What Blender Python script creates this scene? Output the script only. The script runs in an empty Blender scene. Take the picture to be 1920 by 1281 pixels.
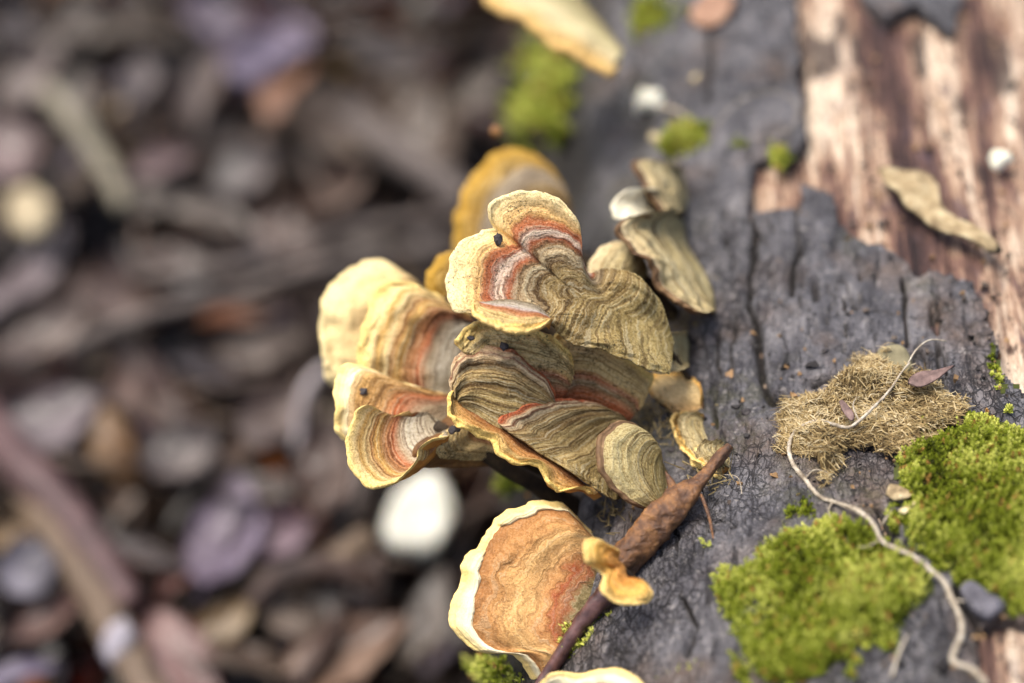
import bpy, math, random
import numpy as np
from mathutils import Vector

# ---------------------------------------------------------------- camera, sky, sun (1 unit = 1 cm)
S = bpy.context.scene
S.unit_settings.system = 'METRIC'; S.unit_settings.scale_length = 0.01
DIST, LENS, TH = 27.0, 70.0, math.radians(45)
CAM = np.array([0, -DIST*math.cos(TH), DIST*math.sin(TH)])
FWD = np.array([0, math.cos(TH), -math.sin(TH)]); RGT = np.array([1., 0, 0]); UPV = np.array([0, math.sin(TH), math.cos(TH)])
cd = bpy.data.cameras.new('camera'); cam = bpy.data.objects.new('camera', cd); S.collection.objects.link(cam)
cam.location = CAM; cam.rotation_euler = (math.pi/2 - TH, 0, 0)
cd.lens = LENS; cd.sensor_width = 36; cd.clip_start = .5; cd.clip_end = 20000
cd.dof.use_dof = True; cd.dof.focus_distance = DIST + .15
APERTURE = 1.1                                   # diameter, cm
cd.dof.aperture_fstop = LENS*1e-3/APERTURE
S.camera = cam
SUN_EL, SUN_AZ = math.radians(68), math.radians(-75)       # azimuth from +Y towards +X
w = bpy.data.worlds.new('World'); S.world = w; w.use_nodes = True
nt = w.node_tree; sky = nt.nodes.new('ShaderNodeTexSky'); sky.sky_type = 'NISHITA'; sky.sun_disc = False
sky.sun_elevation = SUN_EL; sky.sun_rotation = SUN_AZ; sky.air_density = 1.0; sky.dust_density = 6.0; sky.ozone_density = 1.0
nt.links.new(sky.outputs[0], nt.nodes['Background'].inputs[0]); nt.nodes['Background'].inputs[1].default_value = .08
sl = bpy.data.lights.new('sun', 'SUN'); sl.energy = 1.5; sl.angle = math.radians(32); sl.color = (1, .95, .88)
so = bpy.data.objects.new('sun', sl); S.collection.objects.link(so)
sdir = Vector((math.sin(SUN_AZ)*math.cos(SUN_EL), math.cos(SUN_AZ)*math.cos(SUN_EL), math.sin(SUN_EL)))
so.rotation_euler = sdir.to_track_quat('Z', 'Y').to_euler(); so.location = sdir*60
S.view_settings.view_transform = 'Standard'; S.view_settings.look = 'None'; S.view_settings.gamma = 1; S.view_settings.use_curve_mapping = False
S.view_settings.exposure = 1.48
S.cycles.use_denoising = True; S.cycles.max_bounces = 6

# ---------------------------------------------------------------- helpers
rng = np.random.default_rng(7); random.seed(7)
ALB = .80
def lin(c, k=ALB):
    c = np.array(c, float)/255
    return tuple(np.where(c < .04045, c/12.92, ((c+.055)/1.055)**2.4)*k) + (1.,)
def _hash(i, j, k, s):
    h = (i*374761393 + j*668265263 + k*2147483647 + s*974711) & 0xffffffff
    h = ((h ^ (h >> 13))*1274126177) & 0xffffffff
    h = ((h ^ (h >> 15))*2246822519) & 0xffffffff
    return ((h ^ (h >> 16)) & 0xffffff)/float(0xffffff)
def vn(p, scale=1., seed=0):
    p = np.asarray(p, float)*scale + 1000.; i = np.floor(p).astype(np.int64); f = p - i; f = f*f*(3-2*f); r = 0
    for a in (0, 1):
        for b in (0, 1):
            for c in (0, 1):
                wgt = (f[..., 0] if a else 1-f[..., 0])*(f[..., 1] if b else 1-f[..., 1])*(f[..., 2] if c else 1-f[..., 2])
                r = r + wgt*_hash(i[..., 0]+a, i[..., 1]+b, i[..., 2]+c, seed)
    return r*2 - 1
def fbm(p, scale=1., seed=0, octv=4):
    return sum(vn(p, scale*2**o, seed+o)*.5**o for o in range(octv))
def sm(x, a, b):
    t = np.clip((x-a)/(b-a), 0, 1); return t*t*(3-2*t)
def P(px, py, d=0.):                             # a point d cm behind the focal plane
    px, py, d = np.asarray(px, float), np.asarray(py, float), np.asarray(d, float)
    D = (DIST+d)[..., None] if np.ndim(d) else DIST+d
    X = ((px-960)/1920*36/LENS)[..., None]; Y = ((640.5-py)/1920*36/LENS)[..., None]
    return CAM + D*(FWD + X*RGT + Y*UPV)
def proj(p):
    q = np.asarray(p) - CAM; D = q@FWD
    return np.stack([960+(q@RGT)/D*LENS/36*1920, 640.5-(q@UPV)/D*LENS/36*1920, D-DIST], -1)
# the log: a super-elliptic section swept along an axis yawed away from the view
YAW = math.radians(4); CX, CZ, LA, LB, LN = 7.5, -7.8, 7.8, 7.0, 2.6
CY, SY = math.cos(YAW), math.sin(YAW)
def to_log(p): return np.stack([p[..., 0]*CY - p[..., 1]*SY, p[..., 0]*SY + p[..., 1]*CY, p[..., 2]], -1)
def from_log(q): return np.stack([q[..., 0]*CY + q[..., 1]*SY, -q[..., 0]*SY + q[..., 1]*CY, q[..., 2]], -1)
def logF(p):
    q = to_log(p); return np.abs((q[..., 0]-CX)/LA)**LN + np.abs((q[..., 2]-CZ)/LB)**LN - 1
def log_normal(p):
    q = to_log(p); gx, gz = (q[..., 0]-CX)/LA, (q[..., 2]-CZ)/LB
    n = np.stack([np.sign(gx)*np.abs(gx)**(LN-1)/LA, gx*0, np.sign(gz)*np.abs(gz)**(LN-1)/LB], -1)
    return from_log(n/np.linalg.norm(n, axis=-1, keepdims=True))
def on_log(px, py, h=0.):                        # ray onto the log; returns points and a hit mask
    px, py = np.atleast_1d(np.asarray(px, float)), np.atleast_1d(np.asarray(py, float))
    dirs = FWD + ((px-960)/1920*36/LENS)[:, None]*RGT + ((640.5-py)/1920*36/LENS)[:, None]*UPV
    lo = np.full(len(px), np.nan); prev = None
    for D in np.arange(12, 60, .25):
        F = logF(CAM + D*dirs)
        if prev is not None:
            hit = np.isnan(lo) & (F < 0) & (prev >= 0); lo[hit] = D-.25
        prev = F
    ok = ~np.isnan(lo); lo = np.where(ok, lo, 30); hi = lo+.25
    for _ in range(22):
        m = (lo+hi)/2; ins = logF(CAM + m[:, None]*dirs) < 0
        hi = np.where(ins, m, hi); lo = np.where(ins, lo, m)
    p = CAM + hi[:, None]*dirs
    return p + log_normal(p)*h, ok
GZ = -13.6
def on_ground(px, py, h=0.):
    px, py = np.asarray(px, float), np.asarray(py, float)
    d = FWD + ((px-960)/1920*36/LENS)[..., None]*RGT + ((640.5-py)/1920*36/LENS)[..., None]*UPV
    return CAM + d*((GZ+h-CAM[2])/d[..., 2])[..., None]
def inpoly(x, y, poly):
    r = np.zeros(np.shape(x), bool); n = len(poly)
    for i in range(n):
        x1, y1 = poly[i]; x2, y2 = poly[(i+1) % n]
        if y1 == y2: continue
        r ^= ((y1 > y) != (y2 > y)) & (x < (x2-x1)*(y-y1)/(y2-y1)+x1)
    return r
def dist_poly(x, y, pts):
    r = np.full(np.shape(x), 1e9)
    for (x1, y1), (x2, y2) in zip(pts[:-1], pts[1:]):
        dx, dy = x2-x1, y2-y1; t = np.clip(((x-x1)*dx+(y-y1)*dy)/(dx*dx+dy*dy+1e-9), 0, 1)
        r = np.minimum(r, np.hypot(x-x1-t*dx, y-y1-t*dy))
    return r
def spline(pts, n):                              # Catmull-Rom, evenly resampled by length
    p = np.asarray(pts, float)
    if len(p) == 2: return p[0]+(p[1]-p[0])*np.linspace(0, 1, n)[:, None]
    q = np.vstack([2*p[0]-p[1], p, 2*p[-1]-p[-2]]); out = []
    for i in range(1, len(q)-2):
        t = np.linspace(0, 1, 24, endpoint=False)[:, None]; a, b, c, d = q[i-1:i+3]
        out.append(.5*(2*b+(c-a)*t+(2*a-5*b+4*c-d)*t*t+(3*b-a-3*c+d)*t**3))
    out = np.vstack(out+[p[-1:]]); s = np.r_[0, np.cumsum(np.linalg.norm(np.diff(out, axis=0), axis=1))]
    return np.stack([np.interp(np.linspace(0, s[-1], n), s, out[:, k]) for k in range(p.shape[1])], -1)
def tag(o, label=None, cat=None, group=None, kind=None):
    for k, v in (('label', label), ('category', cat), ('group', group), ('kind', kind)):
        if v: o[k] = v
    return o
def thing(name, loc, label, cat, group=None):
    o = bpy.data.objects.new(name, None); S.collection.objects.link(o); o.location = Vector(loc); o.empty_display_size = .2
    return tag(o, label, cat, group)
def wloc(o):
    v = np.zeros(3)
    while o: v = v+np.array(o.location); o = o.parent
    return v
def mesh(name, V, F, mat, parent=None, smooth=True, uv=None, normals=None, attr=None, origin=None):
    V = np.asarray(V, float)
    base = wloc(parent); off = np.zeros(3)
    if origin is not None: off = np.asarray(origin, float)-base
    elif parent is None: off = V.mean(0)
    me = bpy.data.meshes.new(name); me.from_pydata((V-base-off).tolist(), [], F.tolist() if hasattr(F, 'tolist') else F)
    if smooth: me.polygons.foreach_set('use_smooth', np.ones(len(me.polygons), bool))
    if uv is not None:
        l = np.empty(len(me.loops), np.int32); me.loops.foreach_get('vertex_index', l)
        me.uv_layers.new(name='UVMap').data.foreach_set('uv', np.asarray(uv)[l].ravel().astype(np.float32))
    if attr is not None:
        for k, v in attr.items():
            me.attributes.new(k, 'FLOAT', 'POINT').data.foreach_set('value', np.asarray(v, np.float32))
    me.update()
    if normals is not None: me.normals_split_custom_set_from_vertices(np.asarray(normals).tolist())
    o = bpy.data.objects.new(name, me); S.collection.objects.link(o); o.parent = parent; o.location = Vector(off)
    if mat: me.materials.append(mat)
    return o
def grid_faces(n, m, flip=False):
    i, j = np.meshgrid(np.arange(n-1), np.arange(m-1), indexing='ij'); a = (i*m+j).ravel()
    f = np.stack([a, a+1, a+m+1, a+m], -1); return f[:, ::-1] if flip else f
def grid_normals(G):
    du, dv = np.gradient(G, axis=0), np.gradient(G, axis=1); n = np.cross(du, dv)
    return n/np.maximum(np.linalg.norm(n, axis=-1, keepdims=True), 1e-9)
def tube_geo(pts, radii, n=12, rough=0., seed=0, seg=None, ell=None):
    seg = seg or max(8, len(pts)*6)
    c = spline(pts, seg); r = np.interp(np.linspace(0, 1, seg), np.linspace(0, 1, len(radii)), radii)
    t = np.gradient(c, axis=0); t /= np.linalg.norm(t, axis=1, keepdims=True)
    a = np.cross(t[0], [0.3, .2, 1.]); a /= np.linalg.norm(a); G = np.zeros((seg, n, 3))
    for i in range(seg):
        a = a-t[i]*(a@t[i]); a /= np.linalg.norm(a); b = np.cross(t[i], a)
        th = np.linspace(0, 2*np.pi, n, endpoint=False)
        G[i] = c[i]+r[i]*(np.cos(th)[:, None]*a+np.sin(th)[:, None]*b)
    if rough:
        k = fbm(G, .8/np.mean(radii), seed, 3)[..., None]*rough
        G = G+(G-c[:, None])*k
    i, j = np.meshgrid(np.arange(seg-1), np.arange(n), indexing='ij'); j2 = (j+1) % n
    F = np.stack([i*n+j, i*n+j2, (i+1)*n+j2, (i+1)*n+j], -1).reshape(-1, 4)
    V = np.vstack([G.reshape(-1, 3), c[:1], c[-1:]]); F = F.tolist(); k = seg*n
    F += [[k, (q+1) % n, q] for q in range(n)]+[[k+1, (seg-1)*n+q, (seg-1)*n+(q+1) % n] for q in range(n)]
    return V, F
# ---------------------------------------------------------------- materials
class NT:
    def __init__(s, name):
        s.m = bpy.data.materials.new(name); s.m.use_nodes = True; s.t = s.m.node_tree; s.b = s.t.nodes['Principled BSDF']
        s.tc = s.t.nodes.new('ShaderNodeTexCoord')
    def n(s, typ, **kw):
        x = s.t.nodes.new('ShaderNode'+typ)
        for k, v in kw.items(): setattr(x, k, v)
        return x
    def put(s, sock, v):
        if v is None: return
        if hasattr(v, 'links') or isinstance(v, bpy.types.NodeSocket): s.t.links.new(v, sock)
        else: sock.default_value = v
    def math(s, op, a, b=None, c=None, clamp=False):
        x = s.n('Math', operation=op, use_clamp=clamp)
        for i, v in enumerate((a, b, c)): s.put(x.inputs[i], v)
        return x.outputs[0]
    def mix(s, f, a, b, mode='MIX'):
        x = s.n('Mix', data_type='RGBA', blend_type=mode); s.put(x.inputs[0], f); s.put(x.inputs[6], a); s.put(x.inputs[7], b); return x.outputs[2]
    def noise(s, vec, scale, detail=4, rough=.55, dist=0):
        x = s.n('TexNoise'); s.put(x.inputs['Vector'], vec); x.inputs['Scale'].default_value = scale
        x.inputs['Detail'].default_value = detail; x.inputs['Roughness'].default_value = rough; x.inputs['Distortion'].default_value = dist; return x.outputs[0]
    def voro(s, vec, scale, feature='F1', rnd=1.):
        x = s.n('TexVoronoi', feature=feature); s.put(x.inputs['Vector'], vec); x.inputs['Scale'].default_value = scale; x.inputs['Randomness'].default_value = rnd; return x.outputs[0]
    def vmul(s, vec, k):
        x = s.n('VectorMath', operation='MULTIPLY'); s.put(x.inputs[0], vec); s.put(x.inputs[1], k); return x.outputs[0]
    def vadd(s, a, b):
        x = s.n('VectorMath', operation='ADD'); s.put(x.inputs[0], a); s.put(x.inputs[1], b); return x.outputs[0]
    def ramp(s, f, stops, interp='LINEAR', k=ALB):
        x = s.n('ValToRGB'); s.put(x.inputs[0], f); e = x.color_ramp.elements; x.color_ramp.interpolation = interp
        while len(e) < len(stops): e.new(.5)
        for i, (p, c) in enumerate(stops):
            e[i].position = p; e[i].color = c if len(c) == 4 else lin(c, k)
        return x.outputs[0]
    def rng(s, f, a, b, c=0., d=1.):
        x = s.n('MapRange', clamp=True); s.put(x.inputs[0], f)
        for i, v in enumerate((a, b, c, d)): x.inputs[i+1].default_value = v
        return x.outputs[0]
    def attr(s, name):
        x = s.n('Attribute', attribute_name=name); return x.outputs['Fac']
    def done(s, col, rough=.7, bump=None, dist=.02, strength=1., spec=.4, sss=None, sss_r=None):
        s.put(s.b.inputs['Base Color'], col); s.put(s.b.inputs['Roughness'], rough); s.b.inputs['Specular IOR Level'].default_value = spec
        if bump is not None:
            x = s.n('Bump'); x.inputs['Strength'].default_value = strength; x.inputs['Distance'].default_value = dist
            s.put(x.inputs['Height'], bump); s.t.links.new(x.outputs[0], s.b.inputs['Normal'])
        if sss:
            s.b.inputs['Subsurface Weight'].default_value = sss; s.b.inputs['Subsurface Radius'].default_value = sss_r or (1, .5, .2); s.b.inputs['Subsurface Scale'].default_value = .08
        return s.m
def cap_mat(name, stops, warp=.09, lines=38, line_amt=.65, speck=.4, speck_col=(38, 32, 22), rough=.75, fuzz=1., dirt=.3, warm=0.):
    stops = [(p_, (min(255, c_[0]*(1+warm)), c_[1], c_[2]*(1-warm))) for p_, c_ in stops]
    k = NT(name); ob = k.tc.outputs['Object']; sp = k.n('SeparateXYZ'); k.put(sp.inputs[0], k.tc.outputs['UV']); u, v = sp.outputs[0], sp.outputs[1]
    n1 = k.noise(ob, 1.7, 3); n2 = k.noise(ob, 9, 4)
    vv = k.math('ADD', v, k.math('ADD', k.math('MULTIPLY', k.math('SUBTRACT', n1, .5), warp), k.math('MULTIPLY', k.math('SUBTRACT', n2, .5), warp*.35)))
    c = k.ramp(vv, stops, k=.98)
    cmb = k.n('CombineXYZ'); k.put(cmb.inputs[0], k.math('MULTIPLY', u, .5)); k.put(cmb.inputs[1], k.math('MULTIPLY', vv, lines))
    st = k.noise(cmb.outputs[0], 1., 3, .65)                                    # concentric growth lines
    inner = k.rng(v, .80, .95, 1, .25)
    dk = k.math('MULTIPLY', k.rng(st, .485, .42), k.math('MULTIPLY', inner, line_amt))
    c = k.mix(dk, c, k.mix(1., c, lin((116, 92, 64), 1), 'MULTIPLY'))
    lt = k.math('MULTIPLY', k.rng(st, .535, .60), k.math('MULTIPLY', inner, line_amt*.6))
    c = k.mix(lt, c, lin((215, 205, 172)))
    cmb2 = k.n('CombineXYZ'); k.put(cmb2.inputs[0], k.math('MULTIPLY', u, 26)); k.put(cmb2.inputs[1], k.math('MULTIPLY', v, 9))
    fib = k.noise(cmb2.outputs[0], 1., 4, .6); fine = k.noise(ob, 34, 5, .7)
    c = k.mix(k.math('MULTIPLY', k.rng(fine, .52, .36), .75*fuzz), c, k.mix(1., c, lin((176, 162, 132), 1), 'MULTIPLY')); c = k.mix(k.math('MULTIPLY', k.rng(fine, .52, .68), .5*fuzz), c, k.mix(.4, c, lin((248, 238, 205))))
    patch = k.rng(k.noise(ob, 2.3, 5, .65), .50, .66)
    c = k.mix(k.math('MULTIPLY', patch, k.math('MULTIPLY', k.math('MULTIPLY', dirt, inner), k.rng(fine, .62, .42))), c, lin((70, 60, 36)))
    sk = k.math('MULTIPLY', k.rng(k.noise(ob, 21, 4, .75), .575, .62), k.math('MULTIPLY', k.rng(k.noise(ob, 1.9, 2), .44, .6), speck))
    c = k.mix(sk, c, lin(speck_col))
    h = k.math('ADD', k.math('MULTIPLY', st, .9), k.math('ADD', k.math('MULTIPLY', fib, .35*fuzz), k.math('MULTIPLY', fine, .55*fuzz)))
    return k.done(c, rough, h, .05, .9, .25)
def plain_mat(name, stops, scale=4., rough=.7, bump=.02, detail=5, stretch=None, spec=.35, strength=.8, sss=None):
    k = NT(name); v = k.tc.outputs['Object']
    if stretch: v = k.vmul(v, stretch)
    f = k.noise(v, scale, detail, .62); c = k.ramp(f, stops); g = k.noise(k.tc.outputs['Object'], scale*6, 4)
    return k.done(c, rough, k.math('ADD', f, k.math('MULTIPLY', g, .4)), bump, strength, spec, sss)

# ---------------------------------------------------------------- forest floor
def axis(fine_lo, fine_hi, step, far):
    a = list(np.arange(fine_lo, fine_hi, step)); d = step
    hi, lo = [a[-1]], [a[0]]
    while hi[-1] < far: d *= 1.35; hi.append(hi[-1]+d)
    d = step
    while lo[-1] > -far: d *= 1.35; lo.append(lo[-1]-d)
    return np.array(lo[:0:-1]+a+hi[1:])
gx, gy = axis(-26, 6, .5, 6000), axis(-14, 42, .5, 6000)
GXX, GYY = np.meshgrid(gx, gy, indexing='ij'); gp = np.stack([GXX, GYY, GXX*0], -1)
gzz = GZ - .55 + fbm(gp, .12, 3, 4)*.45*np.exp(-(np.hypot(GXX, GYY)/200)**2) - .2
gp[..., 2] = gzz
soil = plain_mat('damp_soil', [(.3, (22, 16, 14)), (.5, (40, 30, 26)), (.7, (64, 50, 42))], 1.6, .8, .2)
o = mesh('forest_floor', gp.reshape(-1, 3), grid_faces(*gp.shape[:2], True), soil, origin=(0, 0, GZ)); tag(o, kind='structure')

# ---------------------------------------------------------------- the fallen log
log = thing('fallen_log', (0, 0, GZ-.4), 'large fallen log with cracked grey bark and a bare patch of tan wood', 'log')
log.rotation_euler.z = -YAW
WOOD1 = [(1497, -200), (1494, 0), (1494, 60), (1500, 120), (1497, 170), (1508, 210), (1512, 255), (1500, 292), (1470, 286), (1441, 288), (1418, 305), (1410, 345), (1405, 400), (1440, 405), (1470, 398), (1499, 397), (1501, 372), (1506, 352), (1528, 358), (1556, 362), (1564, 382), (1571, 405), (1585, 432), (1602, 452), (1622, 460), (1642, 464), (1668, 470), (1690, 474), (1700, 492), (1708, 510), (1740, 508), (1770, 514), (1800, 522), (1828, 530), (1848, 548), (1858, 580), (1866, 640), (1880, 690), (1905, 720), (1960, 760), (2200, 800), (2300, -200)]
ISLAND = [(1606, -220), (1612, 0), (1640, 28), (1662, 40), (1682, 28), (1706, 18), (1728, 26), (1752, 34), (1772, 52), (1786, 62), (1800, 40), (1802, 0), (1810, -220)]
WOOD2 = [(1838, 1182), (1870, 1172), (1920, 1168), (2100, 1160), (2100, 1400), (1840, 1400)]
CRACKS = [([(1408, 398), (1414, 440), (1414, 480), (1404, 530), (1404, 572), (1416, 610), (1424, 650), (1428, 700), (1434, 738), (1452, 750), (1482, 747)], 8.),
          ([(1500, 392), (1494, 430), (1497, 470), (1488, 510), (1486, 560)], 6.5), ([(1526, 722), (1544, 714), (1562, 712)], 6),
          ([(1690, 520), (1700, 555), (1696, 600), (1702, 640)], 5), ([(1360, 395), (1358, 430), (1364, 470)], 3), ([(1346, 640), (1352, 700), (1340, 760), (1346, 800)], 3.5),
          ([(1792, 1104), (1812, 1140), (1836, 1182), (1840, 1230), (1842, 1290)], 7), ([(1646, 950), (1660, 985), (1668, 1012)], 6), ([(1560, 1010), (1580, 1050), (1610, 1100), (1620, 1150)], 4),
          ([(1180, 0), (1200, 80), (1190, 150)], 5), ([(1330, 60), (1340, 130), (1325, 200)], 5), ([(1290, 1130), (1310, 1180), (1295, 1240)], 4), ([(1270, 690), (1285, 740), (1275, 790), (1290, 830)], 3), ([(1384, 600), (1372, 660), (1380, 720)], 2.5), ([(1420, 610), (1395, 625), (1370, 622)], 2.5), ([(1580, 560), (1586, 620), (1580, 660)], 2), ([(1755, 560), (1762, 620)], 2.5)]
# cross-section sampled by arc length, finer where the photograph shows it
ph = np.linspace(-np.pi/2, 1.5*np.pi, 20001)
sec = np.stack([CX+LA*np.sign(np.cos(ph))*np.abs(np.cos(ph))**(2/LN), CZ+LB*np.sign(np.sin(ph))*np.abs(np.sin(ph))**(2/LN)], -1)
dens = np.where((sec[:, 1] > -6.5) & (sec[:, 0] < 11.5), 1/.075, 1/.5); dens = np.where((sec[:, 1] > -3.5) & (sec[:, 0] > .8) & (sec[:, 0] < 8.2), 1/.033, dens)
ds = np.r_[0, np.linalg.norm(np.diff(sec, axis=0), axis=1)]*dens; cs = np.cumsum(ds)
tt = np.linspace(0, cs[-1], int(cs[-1])+1); sec = np.stack([np.interp(tt, cs, sec[:, 0]), np.interp(tt, cs, sec[:, 1])], -1)
vy = np.r_[np.arange(-34, -10, .6), np.arange(-10, -5.6, .07), np.arange(-5.6, 5, .033), np.arange(5, 17, .07), np.arange(17, 60, .6)]
def log_grid(secs, ys):
    G = np.zeros((len(ys), len(secs), 3)); G[..., 0] = secs[None, :, 0]; G[..., 1] = ys[:, None]; G[..., 2] = secs[None, :, 1]
    W = from_log(G); N = log_normal(W); return W, N
W, N = log_grid(sec, vy)
q = proj(W); px, py = q[..., 0], q[..., 1]
facing = (N*(CAM-W)).sum(-1) > 0
jx, jy = fbm(W, 2.2, 60, 4)*8+fbm(W, 9, 62, 2)*5, fbm(W, 2.2, 80, 4)*8+fbm(W, 9, 82, 2)*5
inw = ((inpoly(px+jx, py+jy, WOOD1) & ~inpoly(px+jx, py+jy, ISLAND)) | inpoly(px+jx, py+jy, WOOD2)) & facing
cdep = np.zeros(px.shape); jx2, jy2 = fbm(W, 4, 160, 4)*5, fbm(W, 4, 180, 4)*5
for pts, wd in CRACKS:
    d = dist_poly(px+jx2, py+jy2, pts); wv = wd*(.75+.5*vn(W, 2.5, 9))
    cdep = np.maximum(cdep, np.exp(-(d/wv)**2))
fr = np.abs(fbm(to_log(W)*np.array([1.5, .32, 1.5]), 1., 401, 3)); fx = np.abs(fbm(to_log(W)*np.array([.6, 1.5, .6]), 1., 411, 3)); zone = sm(fbm(W, .5, 421, 3), -.15, .3)
cdep = np.maximum(cdep, np.maximum(sm(-fr, -.045, -.008)*.55, sm(-fx, -.03, -.006)*.4)*zone)
cdep *= facing
Lq = to_log(W); gr = Lq*np.array([1., .28, 1.])
hgt = fbm(W, .35, 11, 3)*.12 + fbm(gr, 2.2, 21, 4)*.035 + (1-np.abs(fbm(gr, 1.3, 31, 3)))*.05 - cdep*.26 + fbm(W, 7, 51, 3)*.010
pit = vn(W, 3.1, 77); hgt -= sm(pit, .62, .85)*.07
B = W + N*hgt[..., None]
keep = ~(inw[:-1, :-1] | inw[1:, 1:] | inw[1:, :-1] | inw[:-1, 1:]).ravel()
Fb = grid_faces(*B.shape[:2])
isl = (inpoly(px+jx, py+jy, [(1560, -300), (1560, 70), (1840, 90), (1840, -300)]))[:-1, :-1].ravel() & keep
k = NT('grey_bark'); ob = k.tc.outputs['Object']; warp = k.vadd(ob, k.vmul(k.noise(ob, 3, 3), (.18, .18, .18)))
vs = k.vmul(warp, (1.25, .8, 1.25)); cr = k.voro(vs, 4.6, 'DISTANCE_TO_EDGE'); cr2 = k.voro(k.vmul(warp, (1.3, .55, 1.3)), 9.5, 'DISTANCE_TO_EDGE')
reg = k.rng(k.noise(ob, .55, 3), .47, .62); n1 = k.noise(k.vmul(ob, (1, .45, 1)), 2.2, 6, .65); fine = k.noise(ob, 22, 6, .7); big = k.noise(ob, .8, 4)
col = k.ramp(n1, [(.30, (40, 38, 41)), (.44, (84, 82, 87)), (.56, (112, 110, 114)), (.72, (156, 152, 153))])
col = k.mix(k.rng(big, .50, .68), col, k.mix(.6, col, lin((122, 98, 78))))
col = k.mix(k.math('MULTIPLY', k.rng(k.noise(ob, 9, 5, .7), .56, .68), .7), col, lin((178, 172, 166)))
col = k.mix(k.math('MULTIPLY', k.rng(fine, .56, .66), .45), col, lin((172, 168, 170))); col = k.mix(k.math('MULTIPLY', k.rng(k.noise(ob, 16, 5, .8), .46, .37), .9), col, lin((32, 29, 32)))
crk = k.math('MULTIPLY', k.rng(cr, .045, .012), k.math('ADD', k.math('MULTIPLY', reg, .75), .12)); crk2 = k.math('MULTIPLY', k.rng(cr2, .06, .015), k.math('ADD', k.math('MULTIPLY', reg, .6), .15))
crm = k.math('MAXIMUM', crk, crk2); col = k.mix(crm, col, lin((30, 25, 26)))
fis = k.noise(k.vmul(ob, (1, .16, 1)), 7, 4, .7); fm = k.math('MULTIPLY', k.rng(fis, .42, .33), .8); col = k.mix(fm, col, lin((34, 30, 32))); crm = k.math('MAXIMUM', crm, fm)
deep = k.attr('crack'); col = k.mix(k.rng(deep, .22, .6), col, lin((26, 17, 14)))
grn = k.attr('algae'); col = k.mix(k.math('MULTIPLY', grn, k.rng(k.noise(ob, 5, 5, .7), .42, .6)), col, lin((84, 84, 34)))
hb = k.math('SUBTRACT', k.math('ADD', k.math('MULTIPLY', n1, .8), k.math('MULTIPLY', fine, .55)), k.math('MULTIPLY', crm, 1.1))
col = k.mix(k.math('MULTIPLY', k.attr('rot_shade'), k.rng(k.noise(ob, 2.5, 4), .3, .5, .7, 1.)), col, k.ramp(k.noise(ob, 4, 4), [(.35, (22, 18, 14)), (.6, (44, 36, 26)), (.72, (66, 62, 30))]))
bark_m = k.done(col, k.rng(fine, .3, .7, .45, .75), hb, .09, 1., .5)
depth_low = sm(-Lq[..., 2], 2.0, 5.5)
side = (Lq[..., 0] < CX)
rot_shade = sm(-Lq[..., 2], 2.5, 3.9)*side  # dark rotten bark, plus shade below the brackets put into the colour
algae = np.clip(depth_low*side*.9 + sm(fbm(W, .5, 91, 3), .25, .7)*.35, 0, 1)
def bark_piece(name, mask, parent=log):
    f = Fb[mask]; used, inv = np.unique(f, return_inverse=True); f = inv.reshape(f.shape)
    V = to_log(B).reshape(-1, 3)[used]; Nn = log_grid_normals[used]
    e = np.vstack([f[:, [0, 1]], f[:, [1, 2]], f[:, [2, 3]], f[:, [3, 0]]]); se = np.sort(e, 1)
    _, idx, cnt = np.unique(se, axis=0, return_index=True, return_counts=True); be = e[idx[cnt == 1]]
    n0 = len(V); bv = np.unique(be); lut = {b: n0+i for i, b in enumerate(bv)}
    mid = V[bv]-Nn[bv]*.06+fbm(V[bv], 6, 5, 2)[:, None]*.02; low = V[bv]-Nn[bv]*.5; m = len(bv)
    V2 = np.vstack([V, mid, low]); F2 = f.tolist()
    for a, b in be:
        F2.append([b, a, lut[a], lut[b]]); F2.append([lut[b], lut[a], lut[a]+m, lut[b]+m])
    cr_, al_, ro_ = cdep.ravel()[used], algae.ravel()[used], rot_shade.ravel()[used]
    return mesh(name, V2, F2, bark_m, parent, attr={'crack': np.r_[cr_, cr_[bv], cr_[bv]], 'algae': np.r_[al_, al_[bv]*0, al_[bv]*0], 'rot_shade': np.r_[ro_, ro_[bv], ro_[bv]]}, origin=wloc(parent))
log_grid_normals = to_log(N).reshape(-1, 3)
lab = np.full(len(Fb), -1); todo = set(np.nonzero(isl)[0].tolist()); cols = B.shape[1]-1; groups = []
while todo:
    st_ = [todo.pop()]; g_ = []
    while st_:
        c_ = st_.pop(); g_.append(c_)
        for d_ in (1, -1, cols, -cols):
            if c_+d_ in todo: todo.remove(c_+d_); st_.append(c_+d_)
    groups.append(g_)
groups.sort(key=len); drop = np.zeros(len(Fb), bool)
for g_ in groups[:-1]: drop[g_] = True
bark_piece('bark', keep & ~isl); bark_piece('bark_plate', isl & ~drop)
# bare wood under the bark
sec2 = sec[::2]; W2, N2 = log_grid(sec2, vy[::2]); q2 = proj(W2); L2 = to_log(W2)
g2 = L2*np.array([1., .05, 1.])
h2 = -.20 + fbm(g2, 1.1, 101, 3)*.03 - np.abs(fbm(g2, 3., 111, 3))*.09 + fbm(W2, 3, 121, 3)*.02
groove = np.zeros(q2.shape[:2])
for pts, wd in [([(1838, -60), (1850, 100), (1872, 300), (1888, 500), (1900, 700)], 15), ([(1672, -40), (1680, 130), (1700, 300), (1726, 470)], 8), ([(1640, 120), (1640, 280), (1660, 440)], 6), ([(1600, 240), (1612, 340), (1618, 420)], 4), ([(1760, 80), (1772, 250), (1800, 420)], 5)]:
    groove = np.maximum(groove, np.exp(-(dist_poly(q2[..., 0]+fbm(W2, 2, 131, 3)*6, q2[..., 1], pts)/wd)**2)*(.7+.3*vn(g2, 2, 4)))
hole = np.zeros(q2.shape[:2])
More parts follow.
